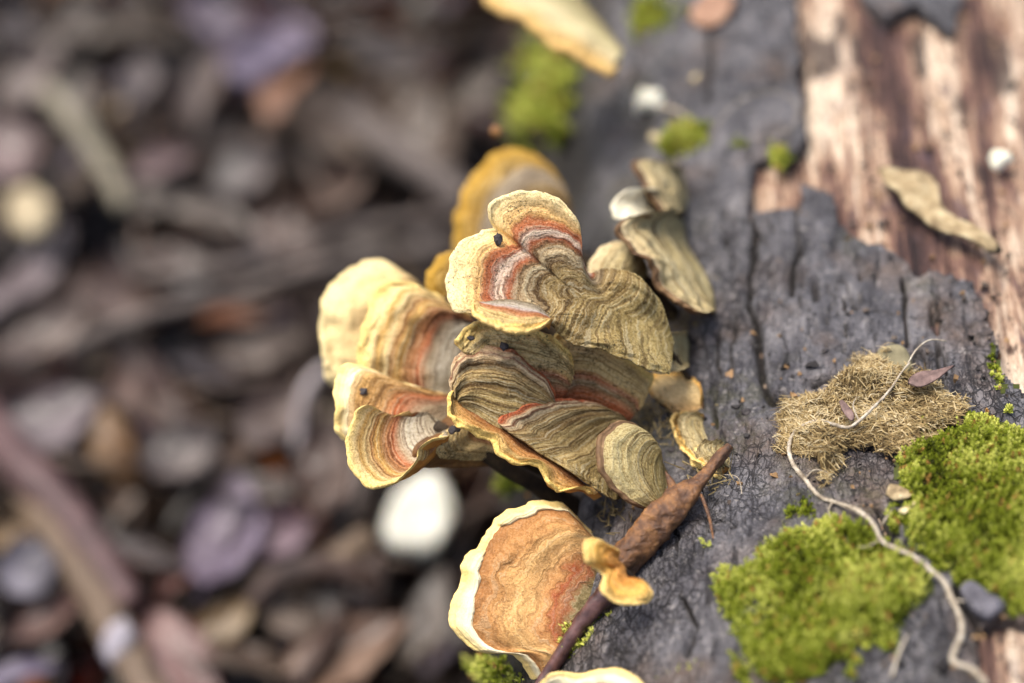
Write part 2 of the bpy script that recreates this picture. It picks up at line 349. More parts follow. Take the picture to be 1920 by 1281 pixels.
for hx, hy, hr in [(1680, 266, 10), (1747, 256, 10), (1655, 442, 8), (1630, 132, 9), (1728, 112, 10), (1520, 115, 6), (1728, 205, 7), (1762, 380, 6), (1718, 64, 12), (1466, 374, 7), (1870, 980, 6)]:
    hole = np.maximum(hole, np.exp(-(np.hypot(q2[..., 0]-hx+fbm(W2, 5, 3, 2)*3, (q2[..., 1]-hy)*.8)/hr)**4))
h2 = h2 - groove*.09 - hole*.16
V2 = W2+N2*h2[..., None]
k = NT('bare_wood'); ob = k.tc.outputs['Object']; sv = k.vmul(ob, (1, .07, 1)); sv2 = k.vmul(ob, (1, .22, 1))
a = k.noise(sv, 2.6, 5, .65, .3); b = k.noise(sv, 12, 4, .65, .3); c = k.noise(sv2, 1.3, 5, .65)
f = k.math('ADD', k.math('MULTIPLY', a, .42), k.math('ADD', k.math('MULTIPLY', b, .42), k.math('MULTIPLY', c, .44)))
f = k.math('ADD', f, k.math('MULTIPLY', k.math('SUBTRACT', k.attr('pale'), .5), .22))
col = k.ramp(f, [(.46, (34, 24, 26)), (.55, (74, 52, 48)), (.62, (118, 88, 76)), (.68, (168, 138, 114)), (.78, (228, 208, 184))])
col = k.mix(k.rng(k.noise(k.vmul(ob, (1, .5, 1)), 2.6, 5, .7), .55, .68), col, k.mix(.65, col, lin((86, 72, 84))))
col = k.mix(k.math('MULTIPLY', k.rng(k.noise(k.vmul(ob, (1, .35, 1)), 9, 4, .7), .54, .62), .75), col, lin((58, 38, 34)))
col = k.mix(k.rng(k.attr('stain'), .25, .9), col, lin((44, 30, 30)))
wood_m = k.done(col, .75, k.math('ADD', k.math('MULTIPLY', b, 1.), k.math('ADD', k.math('MULTIPLY', k.noise(k.vmul(ob, (1, .1, 1)), 26, 3), .5), k.math('MULTIPLY', k.noise(ob, 14, 4), .4))), .08, 1., .35)
qx, qy = q2[..., 0], q2[..., 1]
pale = .5+.5*np.exp(-((qx-1550)/62)**2)*sm(-qy, -330, -180) + .45*np.exp(-((qx-1905+.0*qy)/30)**2) + .38*np.exp(-((qx-1800-(qy-300)*.1)/32)**2)*sm(-qy, -480, -300) + .3*np.exp(-((qx-1450)/40)**2)*(qy > 290)-.28*np.exp(-((qx-1690-(qy-200)*.16)/50)**2)
mesh('bare_wood', to_log(V2).reshape(-1, 3), grid_faces(*V2.shape[:2]), wood_m, log, attr={'stain': np.maximum(np.maximum(groove*.45, hole), sm(fbm(g2*np.array([1, 6., 1]), 1.6, 141, 4), .35, .6)*.8).ravel(), 'pale': np.where((N2*(CAM-W2)).sum(-1) > 0, pale, .5).ravel()}, origin=wloc(log))
for ye, sgn in ((vy[0], -1), (vy[-1], 1)):
    V = np.array([[CX, ye, CZ]]+[[x, ye, z] for x, z in sec2]); n = len(sec2)
    mesh('cut_end', V, [[0, 1+i, 1+(i+1) % n][::sgn] for i in range(n)], wood_m, log, smooth=False, origin=wloc(log))
def surf(px, py, h=0.): p, ok = on_log(px, py, h); return p
def logd(px, py):
    p, ok = on_log(px, py); return float(proj(p)[0, 2]) if ok[0] else 3.5

# ---------------------------------------------------------------- bracket fungi
def pts3(L, dd, hub=0, clear=.12):
    out = []
    for t in L:
        x, y = t[0], t[1]; d = t[2] if len(t) > 2 else 0.
        if d is None or d == 'L': d = logd(x, y)+.12
        else:
            d = d+dd
            p_, ok_ = on_log(x, y)
            if ok_[0]: lg = float(proj(p_)[0, 2]); d = min(d, lg+.12 if hub else lg-clear)
        out.append(P(x, y, d))
    return np.array(out)
def fan(parent, hub, rim, mats, d=0., thick=.10, bulge=.1, ruffle=.03, rw=.10, nt=150, nr=44, puff=0., seed=0, droop=.04, names=('cap', 'rim', 'underside'), corr=.012, freq=26, lobes=5, power=1., vref=None, vprof=None, face=.25, clear=.12, foot=True):
    h = spline(pts3(hub, d, 1), nt) if len(hub[0]) < 4 else np.stack([np.interp(np.linspace(0, 1, nt), [a_[3] for a_ in hub], pts3(hub, d, 1)[:, c_]) for c_ in range(3)], -1)
    o = spline(pts3(rim, d, 0, clear), nt)
    t = np.linspace(0, 1, nt); arc = np.r_[0, np.cumsum(np.linalg.norm(np.diff(o, axis=0), axis=1))]
    if np.ndim(rw): rwt = np.interp(t, [a for a, _ in rw], [b for _, b in rw])
    else: rwt = np.full(nt, rw)
    rwt = np.clip(rwt*(1+.25*fbm(np.stack([arc, arc*0, arc*0], -1), 2., seed, 3)), .02, .6)
    m1 = nr*2//3; m2 = nr-m1
    R = np.concatenate([(1-rwt)[:, None]*np.linspace(0, 1, m1)[None], 1-rwt[:, None]*(1-np.linspace(0, 1, m2+1)[1:])[None]], 1)
    v1 = h.mean(0)-o.mean(0); nrm = np.zeros(3); c0 = (h.mean(0)+o.mean(0))/2
    for i in range(nt-1): nrm += np.cross(o[i]-c0, o[i+1]-c0)
    if nrm@(CAM-c0) < 0: nrm = -nrm
    nrm = nrm/np.linalg.norm(nrm)*(1-face) + face*(CAM-c0)/np.linalg.norm(CAM-c0); nrm /= np.linalg.norm(nrm)
    Rp = R**power
    Gt = h[:, None]+(o-h)[:, None]*Rp[..., None]
    q = np.stack([arc[:, None]+0*R, R*3., 0*R], -1)
    ext = np.linalg.norm(o-h, axis=1)[:, None]
    lift = bulge*np.sin(np.pi*np.clip(R, 0, 1)**1.3)*np.minimum(1, ext/.8) + ruffle*R**2*fbm(q, lobes/max(arc[-1], .1), seed+3, 3)*1.6
    vt_ = R
    if vprof:
        vb_, ve_ = (np.interp(t, [x_[0] for x_ in vprof], [x_[k_] for x_ in vprof])[:, None] for k_ in (1, 2)); vt_ = vb_+(ve_-vb_)*R
    lift += corr*fbm(np.stack([arc[:, None]*.35+0*R, vt_*freq/3, 0*R], -1), 1., seed+7, 3)*np.minimum(1, 4*R)+.012*fbm(Gt, 5, seed+9, 3)
    lift -= droop*sm(R, .86, 1.)
    if puff: x = np.clip((R-(1-rwt[:, None]))/rwt[:, None], 0, 1); lift += puff*np.sqrt(np.clip(4*x*(1-x), 0, 1))*(rwt[:, None] > .03)
    jit = .032*fbm(np.stack([arc*1.0, arc*0, arc*0], -1), 5., seed+13, 3)
    dirr = (o-h)/np.maximum(ext, 1e-6); Gt = Gt + dirr[:, None]*(jit[:, None]*R**3)[..., None]
    Gt = Gt+nrm*lift[..., None]
    endt = np.clip(np.minimum(t, 1-t)/.02, .08, 1)[:, None]
    a = np.linspace(0, np.pi, 8)[1:-1]                                            # rounded margin
    thr = thick*endt
    edge = np.stack([Gt[:, -1]-nrm*(thr*(1-np.cos(x))/2)+dirr*(thr*np.sin(x)/2) for x in a], 1)
    und = Gt[:, ::-1]-nrm*(thr*(1+1.6*(1-R[:, ::-1])))[..., None]
    G = np.concatenate([Gt, edge, und], 1); nn = grid_normals(G); M = G.shape[1]
    # orientation: outward = towards nrm on the top
    flip = (nn[nt//2, nr//2]@nrm) < 0; nn = -nn if flip else nn
    if len(hub[0]) == 4: wn_ = sm(np.concatenate([R, np.ones((nt, len(a))), np.ones((nt, nr))], 1), 0, .35)[..., None]; nn = nn*wn_+nrm*(1-wn_); nn /= np.linalg.norm(nn, axis=-1, keepdims=True)
    vs_ = np.ones((nt, 1)) if vref is None else np.clip(ext/(vref*ext.max()), 0, 1)
    vco = np.concatenate([R, np.ones((nt, len(a))), R[:, ::-1]], 1)*vs_
    if vprof:
        vb_, ve_ = (np.interp(t, [x_[0] for x_ in vprof], [x_[k_] for x_ in vprof])[:, None] for k_ in (1, 2)); vco = vb_+(ve_-vb_)*vco
    uco = np.repeat(arc[:, None], M, 1)
    uv = np.stack([uco, vco], -1)
    if foot and not any(c_.name.startswith('base') for c_ in parent.children):              # the foot that holds the bracket on the log
        c_ = (h[0]+h[-1])/2 if len(hub[0]) < 4 else h[0]+(o[nt//2]-h[0])*.05
        c_ = c_-nrm*thick*1.1; e_ = c_.copy()
        for _ in range(400):
            if logF(e_) < -.02: break
            e_ = e_-log_normal(e_)*.02
        if np.linalg.norm(e_-c_) > .15:
            r_ = min(.18*float(np.linalg.norm(h[0]-h[-1]))+.04, .2); d_ = (c_-e_)/np.linalg.norm(c_-e_)
            bv_, bf_ = tube_geo(np.array([e_-d_*.1, (e_+c_)/2, c_+d_*.02]), [r_*1.25, r_, r_*.6], 14, .2, seed, 12); mesh('base', bv_, bf_, foot_m, parent, origin=wloc(parent))
    cuts = [(0, m1), (m1-1, nr+len(a)+1), (nr+len(a), M)]
    obs = []
    for (c0_, c1_), mt, nm in zip(cuts, mats, names):
        sub = G[:, c0_:c1_]; f = grid_faces(nt, c1_-c0_, not flip)
        obs.append(mesh(nm, sub.reshape(-1, 3), f, mt, parent, uv=uv[:, c0_:c1_].reshape(-1, 2), normals=nn[:, c0_:c1_].reshape(-1, 3), origin=wloc(parent)))
    return obs
CREAM, GOLD, RUST, OLIVE, OLIVE_D, GREY, WHITE = (248, 226, 170), (232, 178, 84), (196, 104, 54), (158, 144, 98), (112, 98, 64), (172, 164, 138), (226, 216, 208)
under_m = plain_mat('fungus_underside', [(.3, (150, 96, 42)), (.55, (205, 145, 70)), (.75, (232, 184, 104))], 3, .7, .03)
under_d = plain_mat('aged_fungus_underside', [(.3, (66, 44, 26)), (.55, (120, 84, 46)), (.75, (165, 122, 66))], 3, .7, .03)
m_big = cap_mat('zoned_cap', [(0, (112, 104, 62)), (.12, (164, 154, 106)), (.22, (132, 120, 74)), (.32, (168, 156, 108)), (.40, (124, 108, 66)), (.48, (160, 146, 98)), (.54, (110, 94, 58)), (.60, (162, 148, 104)), (.65, (104, 86, 54)), (.70, (184, 174, 144)), (.735, (140, 118, 86)), (.765, (168, 98, 64)), (.79, (214, 198, 184)), (.815, (206, 192, 180)), (.832, (154, 88, 60)), (.87, (186, 122, 80)), (.89, (226, 190, 126)), (.93, (242, 216, 156)), (1, (252, 234, 186))], speck=.9, warm=.06)
m_low = cap_mat('olive_zoned_cap', [(0, (120, 110, 66)), (.15, (172, 162, 114)), (.28, (140, 128, 82)), (.4, (178, 166, 118)), (.5, (134, 120, 76)), (.6, (176, 164, 116)), (.68, (122, 104, 64)), (.76, (176, 164, 120)), (.83, (130, 110, 74)), (.87, (204, 194, 164)), (.895, (118, 76, 56)), (.915, (198, 188, 160)), (.945, (150, 96, 64)), (.965, (174, 96, 64)), (1, (186, 112, 74))], warm=.07, lines=48, line_amt=.8, speck=.6, warp=.05)
m_tan = cap_mat('tan_cap', [(0, (180, 92, 50)), (.18, (200, 110, 62)), (.34, (160, 136, 96)), (.44, (178, 104, 66)), (.54, (214, 184, 122)), (.85, (226, 200, 140)), (1, (244, 214, 130))], speck=1., dirt=1., speck_col=(24, 20, 14))
m_gold = cap_mat('golden_cap', [(0, (150, 136, 112)), (.22, (182, 170, 148)), (.38, (204, 196, 176)), (.48, (176, 150, 120)), (.54, (184, 108, 68)), (.61, (184, 128, 82)), (.66, (150, 108, 66)), (.72, (214, 172, 96)), (.77, (172, 124, 70)), (.83, (236, 210, 148)), (.89, (214, 172, 96)), (.93, (240, 214, 154)), (1, (246, 216, 134))], speck=.3, lines=30, line_amt=.7, dirt=.15)
m_pale = cap_mat('pale_cream_cap', [(0, (190, 150, 90)), (.5, (222, 184, 120)), (.75, (236, 206, 146)), (1, (250, 228, 168))], speck=.1, line_amt=.2, dirt=.1)
m_peach = cap_mat('peach_cap', [(0, (206, 150, 84)), (.35, (240, 206, 146)), (.8, (250, 222, 164)), (1, (244, 190, 92))], speck=.2, line_amt=.25, dirt=.15)
m_dull = cap_mat('dull_cream_cap', [(0, (150, 140, 96)), (.5, (196, 184, 138)), (.8, (214, 202, 160)), (1, (206, 170, 104))], speck=.1, line_amt=.3, dirt=.2)
m_cream = cap_mat('faded_cream_cap', [(0, (200, 190, 150)), (.6, (232, 224, 190)), (1, (244, 238, 212))], speck=.1, line_amt=.3, dirt=.1)
m_brown = cap_mat('brown_velvet_cap', [(0, (108, 104, 72)), (.16, (128, 112, 74)), (.22, (146, 84, 52)), (.27, (168, 112, 70)), (.3, (156, 80, 46)), (.36, (176, 124, 74)), (.46, (204, 158, 100)), (.6, (216, 172, 110)), (.75, (188, 138, 82)), (.9, (170, 118, 68)), (1, (150, 104, 62))], speck=.35, line_amt=.35, lines=14, warp=.34, speck_col=(70, 40, 24), dirt=.35, fuzz=.6)
m_rimc = cap_mat('cream_rim', [(0, (250, 238, 196)), (.9, (252, 242, 204)), (1, (244, 214, 136))], speck=.0, line_amt=.1, dirt=.0, fuzz=.35)
m_yel = cap_mat('yellow_cap', [(0, (196, 132, 60)), (.4, (226, 158, 70)), (.75, (240, 186, 88)), (1, (248, 212, 130))], speck=.6, line_amt=.4, dirt=.35, lines=14)
m_orange = cap_mat('orange_lip', [(0, (120, 70, 36)), (.3, (176, 112, 56)), (.6, (224, 168, 96)), (.8, (238, 196, 122)), (1, (250, 214, 122))], speck=.2, line_amt=.3, dirt=.1)
m_grey = cap_mat('grey_green_cap', [(0, (128, 122, 76)), (.3, (184, 176, 130)), (.55, (160, 150, 106)), (.75, (196, 188, 146)), (.9, (172, 162, 122)), (1, (214, 206, 172))], warm=.05, lines=28, line_amt=.95, speck=.6)
m_dkrim = plain_mat('dark_brown_margin', [(.3, (70, 50, 36)), (.6, (130, 100, 68)), (.8, (186, 160, 116))], 5, .7, .02)
m_fan = cap_mat('fuzzy_fan_cap', [(0, (130, 122, 84)), (.3, (166, 148, 92)), (.6, (178, 158, 104)), (.85, (192, 176, 124)), (1, (178, 160, 112))], lines=24, line_amt=.6, speck=.1, dirt=.2)
m_back = cap_mat('amber_back_cap', [(0, (80, 52, 52)), (.3, (112, 88, 50)), (.5, (132, 106, 60)), (.6, (140, 124, 104)), (.7, (150, 136, 116)), (.78, (158, 126, 56)), (1, (184, 144, 48))], speck=.2)
GRP = 'bracket fungi growing on the log'
foot_m = plain_mat('dark_fungus_foot', [(.3, (34, 26, 18)), (.6, (66, 52, 34)), (.8, (96, 80, 48))], 4, .8, .05)
def bracket(label, base, cat='bracket fungus', name='bracket_fungus'):
    p = P(base[0], base[1], logd(base[0], base[1]) if len(base) < 3 else base[2])
    return thing(name, p, label, cat, GRP)
# upper large cap with the folded front flap
t = bracket('largest zoned bracket, olive with rust and white bands and a cream lobed margin', (1235, 640))
fan(t, [(1264, 642, 1.0, 0), (1225, 615, .85, .09), (1180, 592, .7, .17), (1130, 572, .52, .25), (1098, 558, .42, .34), (1078, 548, .38, .5), (1078, 548, .38, .68), (1098, 558, .42, .78), (1130, 572, .52, .85), (1180, 592, .7, .91), (1225, 615, .85, .955), (1264, 642, 1.0, 1)],
    [(1256, 699, .6), (1216, 686, .45), (1180, 670, .4), (1150, 662, .35), (1120, 650, .28), (1080, 642, .2), (1056, 624, .12), (1036, 604, .05), (985, 600, -.02), (930, 592, -.05), (888, 586, -.05), (862, 584, .0), (846, 560, .05), (845, 520, .1), (856, 482, .12), (886, 446, .15), (920, 434, .3), (934, 430, .34), (924, 412, .2), (928, 384, .15), (960, 366, .12), (1005, 360, .15), (1048, 378, .25), (1076, 410, .35), (1088, 440, .45), (1088, 470, .55), (1098, 502, .75), (1112, 514, .85), (1140, 506, .7), (1172, 508, .65), (1206, 528, .75), (1238, 560, .85)],
    (m_big, m_big, under_m), thick=.10, bulge=.05, ruffle=.07, rw=.10, nt=340, nr=90, seed=3, corr=.035, lobes=9, face=.5, vprof=[(0, 0, .06), (.09, .1, .24), (.17, .2, .40), (.25, .34, .66), (.31, .42, .92), (.36, .48, 1), (.5, .5, 1), (.74, .5, 1), (.79, .45, .92), (.85, .34, .86), (.88, .26, .70), (.92, .2, .46), (.955, .1, .3), (1, 0, .1)])
fan(t, [(1036, 600, .05), (1008, 572, .05), (960, 562, .0), (905, 566, -.05)],
    [(1034, 600, -.25), (1008, 610, -.42), (965, 618, -.5), (930, 606, -.5), (905, 598, -.46), (890, 584, -.35), (888, 568, -.25)],
    (cap_mat('flap_top', [(0, (140, 124, 92)), (.2, (190, 178, 160)), (.34, (214, 202, 194)), (.42, (176, 100, 62)), (.58, (206, 140, 84)), (.64, (240, 206, 134)), (1, (250, 224, 156))], speck=.5), m_yel, under_m), thick=.09, bulge=.06, ruffle=.03, rw=.12, seed=8, droop=.0, names=('flap', 'flap_rim', 'flap_underside'))
# lower large cap
t = bracket('large olive bracket with fine curved grey bands below the zoned one', (1190, 880))
fan(t, [(1160, 938, .75), (1196, 900, 1.1), (1204, 850, 1.25), (1190, 800, 1.2)],
    [(1150, 936, .42), (1096, 900, .25), (1042, 864, .2), (990, 830, .18), (944, 800, .2), (946, 784, .3), (968, 770, .38), (996, 758, .46), (1022, 750, .52), (1052, 746, .6), (1090, 750, .75), (1130, 760, .9), (1162, 776, 1.05), (1178, 792, 1.15)],
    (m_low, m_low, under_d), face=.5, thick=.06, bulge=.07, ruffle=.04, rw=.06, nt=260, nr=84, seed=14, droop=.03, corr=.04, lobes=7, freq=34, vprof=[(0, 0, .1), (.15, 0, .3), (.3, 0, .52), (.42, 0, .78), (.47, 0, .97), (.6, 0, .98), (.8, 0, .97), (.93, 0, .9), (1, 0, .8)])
fan(t, [(866, 762, .22), (900, 782, .25), (944, 804, .3), (985, 782, .44), (1036, 762, .6)],
    [(850, 742, .12), (844, 716, .15), (848, 690, .2), (860, 666, .28), (882, 655, .34), (912, 652, .42), (945, 658, .46), (978, 668, .5), (1006, 686, .52), (1026, 708, .55), (1038, 734, .58), (1042, 750, .62)],
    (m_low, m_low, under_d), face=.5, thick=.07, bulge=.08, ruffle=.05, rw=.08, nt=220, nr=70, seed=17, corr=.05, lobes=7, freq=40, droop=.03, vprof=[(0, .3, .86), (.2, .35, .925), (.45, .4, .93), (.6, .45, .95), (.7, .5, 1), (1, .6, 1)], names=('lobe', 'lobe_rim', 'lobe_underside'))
t = bracket('tan bracket lobe speckled black, tucked under the front flap of the largest', (1050, 740))
fan(t, [(1062, 742, .9), (1045, 752, .9), (1010, 752, .9), (975, 740, .9)],
    [(1078, 700, .6), (1072, 672, .55), (1050, 648, .5), (1020, 634, .5), (980, 618, .48), (930, 606, .42), (892, 612, .35), (864, 630, .3), (858, 650, .3), (872, 664, .4)],
    (m_tan, m_tan, under_m), thick=.1, bulge=.06, ruffle=.08, rw=.1, nt=180, nr=60, seed=21, lobes=8)
t = bracket('ochre bracket lobe with an orange arc behind the banded olive one', (1180, 770))
fan(t, [(1180, 790, 1.3), (1140, 775, 1.2), (1090, 760, 1.1), (1050, 755, 1.0)],
    [(1215, 745, 1.2), (1222, 712, 1.15), (1200, 690, 1.1), (1150, 655, 1.0), (1100, 630, .95), (1050, 630, .9), (1030, 680, .9), (1040, 735, .9)],
    (m_tan, m_tan, under_m), thick=.1, bulge=.1, ruffle=.05, rw=.1, seed=25)
t = bracket('orange wavy lip with cream margin underneath the banded olive bracket', (1110, 925, .8))
fan(t, [(1130, 930, .6), (1060, 880, .45), (990, 834, .38), (920, 786, .32), (862, 742, .28)],
    [(1114, 926, .4), (1096, 914, .3), (1066, 918, .22), (1038, 908, .2), (1026, 886, .2), (1000, 870, .15), (965, 866, .1), (938, 846, .1), (926, 822, .12), (900, 808, .12), (866, 794, .12), (844, 774, .15), (841, 748, .18), (850, 735, .25)],
    (m_orange, m_orange, under_m), thick=.09, bulge=.04, ruffle=.06, rw=.2, nt=200, seed=31, lobes=8, droop=.0, foot=False)
# small fan in front of it
t = bracket('small fan bracket with dark brown edge beside the brown rolled leaf', (1245, 920))
fan(t, [(1248, 944, .6), (1262, 920, .75), (1258, 893, .8), (1234, 862, .8)],
    [(1220, 956, .15), (1196, 946, .0), (1164, 922, -.12), (1140, 892, -.16), (1126, 852, -.12), (1130, 822, -.0), (1150, 800, .15), (1180, 790, .3), (1204, 802, .45), (1216, 826, .55), (1226, 852, .65)],
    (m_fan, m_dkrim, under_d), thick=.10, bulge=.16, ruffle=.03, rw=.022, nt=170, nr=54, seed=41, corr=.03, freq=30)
# left-hand cluster, lower on the side of the log
t = bracket('broad pale cream bracket, lowest and most blurred of the cluster', (870, 640, 3.4))
fan(t, [(800, 740, 3.0), (830, 660, 3.3), (800, 560, 3.4)],
    [(640, 732, 2.8), (620, 700, 2.7), (610, 640, 2.7), (606, 590, 2.8), (628, 540, 2.9), (670, 505, 3.0), (720, 494, 3.1), (760, 510, 3.2), (780, 530, 3.3)],
    (m_pale, m_pale, under_m), thick=.16, bulge=.3, ruffle=.1, rw=.12, seed=51)
t = bracket('golden bracket with orange band and grey heart beside the pale cream one', (890, 700, 2.4))
fan(t, [(880, 760, 2.1), (905, 690, 2.3), (890, 620, 2.4)],
    [(712, 735, 1.6), (686, 700, 1.55), (680, 650, 1.5), (698, 600, 1.6), (714, 560, 1.7), (750, 530, 1.8), (790, 540, 2.0), (830, 560, 2.2), (880, 590, 2.3)],
    (m_gold, m_gold, under_m), thick=.14, bulge=.15, ruffle=.14, rw=.12, nt=180, seed=54)
t = bracket('tan bracket with one white corner between the golden ones', (880, 770, 1.6))
fan(t, [(840, 850, 1.3), (880, 800, 1.6), (880, 745, 1.7)],
    [(655, 830, .95), (638, 800, .9), (632, 755, .9), (636, 715, 1.0), (655, 688, 1.05), (690, 690, 1.15), (740, 712, 1.3), (800, 730, 1.5), (860, 742, 1.65)],
    (cap_mat('tan_white_cap', [(0, (150, 134, 108)), (.35, (186, 164, 134)), (.55, (196, 108, 60)), (.66, (206, 158, 98)), (.85, (224, 176, 104)), (1, (250, 228, 180))], speck=.3), m_rimc, under_m), thick=.12, bulge=.12, ruffle=.06, rw=.07, seed=58)
t = bracket('front golden bracket with an orange band and rolled up edge', (860, 810, 1.2))
fan(t, [(838, 812, .5), (835, 806, .7), (828, 792, .85), (800, 772, .8)],
    [(842, 818, .2), (812, 824, .08), (790, 842, .02), (784, 866, .0), (764, 890, .0), (738, 908, .05), (704, 915, .1), (676, 894, .2), (658, 862, .28), (656, 826, .35), (668, 790, .45), (690, 766, .5), (712, 776, .65), (730, 786, .75), (770, 772, .75)],
    (m_gold, m_gold, under_m), thick=.10, bulge=-.14, ruffle=.05, rw=.1, nt=220, nr=60, seed=61, droop=-.05, lobes=4)
t = bracket('dull brown bracket base joining the golden cluster to the log', (950, 850, 1.8))
fan(t, [(960, 830, 1.6), (955, 790, 1.5), (900, 770, 1.5)],
    [(940, 868, 1.3), (900, 870, 1.1), (850, 872, .9), (800, 872, .7), (790, 850, .55), (800, 826, .6), (830, 800, .85), (860, 770, 1.3)],
    (m_tan, under_d, under_d), thick=.14, bulge=.22, ruffle=.04, seed=65)
t = bracket('small orange domed bracket peeking out behind the largest cap', (880, 500, 2.8))
fan(t, [(890, 545, 2.6), (900, 520, 2.8), (900, 500, 2.9)], [(822, 560, 2.4), (812, 526, 2.4), (826, 492, 2.5), (850, 476, 2.6), (885, 486, 2.8)], (m_back, m_back, under_m), thick=.14, bulge=.2, seed=68)
t = bracket('amber bracket with grey band rising behind the largest cap', (1070, 430, 4.2))
fan(t, [(1000, 500, 4.4), (1050, 450, 4.4), (1075, 400, 4.3)], [(862, 475, 4.4), (860, 420, 4.5), (876, 350, 4.7), (915, 305, 4.9), (950, 280, 5.0), (995, 288, 5.0), (1030, 310, 4.9), (1058, 345, 4.7), (1066, 370, 4.5)], (m_back, m_back, under_m), thick=.16, bulge=.25, ruffle=.1, seed=71)
# brown velvet cap at the bottom
t = bracket('brown velvety bracket with thick cream rim, low on the log', (1110, 1150))
fan(t, [(1085, 1256, .3), (1122, 1180, .1), (1132, 1100, .3), (1122, 1034, .6)],
    [(1030, 1290, .3), (1000, 1272, .15), (984, 1238, .05), (960, 1226, .0), (915, 1224, .0), (880, 1208, .0), (858, 1176, .02), (858, 1130, .05), (876, 1095, .1), (874, 1064, .12), (890, 1038, .18), (904, 1030, .2), (918, 1010, .22), (932, 988, .25), (962, 962, .28), (1010, 946, .33), (1050, 946, .4), (1076, 962, .5), (1096, 984, .6), (1112, 1000, .7), (1108, 1014, .85)],
    (m_brown, m_rimc, under_m), thick=.15, bulge=.09, ruffle=.06, face=.6, rw=[(0, .22), (.1, .15), (.25, .105), (.45, .10), (.535, .11), (.57, .025), (.64, .025), (.665, .09), (.8, .10), (.9, .07), (1, .15)], puff=.05, nt=260, nr=70, seed=75, lobes=6)
t = bracket('small yellow ruffled bracket clasping the brown rolled leaf', (1170, 1080))
fan(t, [(1172, 1080, .25), (1174, 1072, .3), (1170, 1060, .32), (1160, 1050, .35)],
    [(1212, 1088, .0), (1222, 1106, -.05), (1214, 1124, -.1), (1184, 1132, -.15), (1152, 1126, -.15), (1132, 1102, -.1), (1134, 1078, .15), (1124, 1066, .2), (1104, 1054, .0), (1098, 1034, -.05), (1106, 1014, .05), (1128, 1014, .12), (1150, 1026, .2), (1162, 1040, .3)],
    (m_yel, m_yel, under_m), thick=.08, bulge=.05, ruffle=.05, nt=150, seed=81, rw=.14, clear=.6, d=-1.25, face=.5)
t = bracket('yellow bracket cut by the bottom edge of the picture', (1100, 1320))
fan(t, [(1180, 1330, .6), (1110, 1335, .7), (1040, 1330, .6)], [(1205, 1310, .1), (1186, 1276, -.05), (1144, 1258, -.1), (1092, 1270, -.1), (1046, 1266, -.1), (1012, 1284, .0), (1002, 1310, .2)], (m_yel, m_rimc, under_m), thick=.12, bulge=.1, rw=.3, seed=84, d=-.9, clear=.45)
# grey-green stack by the bark
t = bracket('ruffled grey green bracket with a dark edge, largest of the faded stack', (1320, 560))
fan(t, [(1336, 592, 'L'), (1340, 540, 'L'), (1300, 470, 'L'), (1285, 420, 'L'), (1268, 398, 'L')],
    [(1318, 588, 1.0), (1280, 572, 1.0), (1246, 542, .95), (1232, 512, .95), (1212, 486, .95), (1190, 466, 1.0), (1170, 440, 1.05), (1166, 420, 1.1), (1182, 404, 1.25), (1206, 400, 1.4), (1240, 396, 1.6)],
    (m_grey, m_dkrim, under_d), thick=.09, bulge=.16, ruffle=.06, rw=.022, d=.5, nt=200, nr=54, seed=91, lobes=7, corr=.07, freq=18)
t = bracket('small cream bracket on top of the ruffled grey green one', (1262, 402))
fan(t, [(1262, 404, 'L'), (1268, 385, 'L'), (1256, 362, 'L')], [(1200, 406, 1.4), (1172, 408, 1.4), (1162, 390, 1.5), (1172, 366, 1.6), (1196, 352, 1.75), (1226, 356, 1.9)], (m_cream, m_cream, under_d), thick=.09, bulge=.2, rw=.1, seed=94, d=1.0)
t = bracket('weathered grey bracket slab standing topmost in the faded stack', (1290, 380))
fan(t, [(1280, 410, 'L'), (1296, 372, 'L'), (1280, 330, 'L')], [(1246, 400, 1.8), (1226, 362, 1.8), (1210, 332, 1.9), (1194, 308, 2.0), (1210, 298, 2.2), (1246, 312, 2.5)], (m_grey, m_dkrim, under_d), thick=.09, bulge=.2, rw=.025, seed=97, d=1.2)
t = bracket('pale green domed bracket below the faded ruffled one', (1210, 500, 2.2))
fan(t, [(1205, 530, 2.1), (1215, 505, 2.2), (1205, 480, 2.3)], [(1130, 540, 1.8), (1116, 505, 1.8), (1138, 468, 1.9), (1170, 454, 2.0), (1196, 468, 2.2)], (m_grey, m_grey, under_d), thick=.12, bulge=.25, seed=101)
t = bracket('stubby green grey bracket wedged beside the lower wing of the largest', (1285, 650))
fan(t, [(1292, 680, 'L'), (1300, 650, 'L'), (1288, 622, 'L')], [(1266, 698, 1.0), (1240, 696, 1.0), (1228, 664, 1.05), (1238, 632, 1.1), (1268, 622, 1.2)], (m_grey, m_grey, under_d), thick=.12, bulge=.14, seed=104)
# yellow chain
t = bracket('small pale peach bracket at the head of a crusty chain', (1300, 775))
fan(t, [(1322, 772, 'L'), (1312, 790, 'L'), (1272, 790, 'L')], [(1316, 762, .7), (1312, 728, .62), (1288, 704, .55), (1256, 702, .5), (1232, 698, .5), (1213, 710, .45), (1218, 734, .45), (1236, 752, .5), (1258, 770, .65)], (m_peach, m_peach, under_m), thick=.09, bulge=.16, ruffle=.06, seed=107, face=.5, clear=.28, d=1.5, rw=.12)
t = bracket('fuzzy grey crust lobe with torn yellow edge under the peach one', (1330, 850))
fan(t, [(1376, 862, 'L'), (1350, 830, 'L'), (1326, 790, 'L')], [(1340, 884, .8), (1306, 862, .6), (1280, 836, .55), (1264, 806, .55), (1268, 780, .6), (1296, 772, .75), (1318, 778, .9)], (m_grey, m_yel, under_m), thick=.1, bulge=.2, ruffle=.1, rw=.08, seed=110, lobes=7, face=.5, clear=.25, d=1.5)
t = bracket('lowest grey crust knob of the chain with pale under edge', (1365, 870))
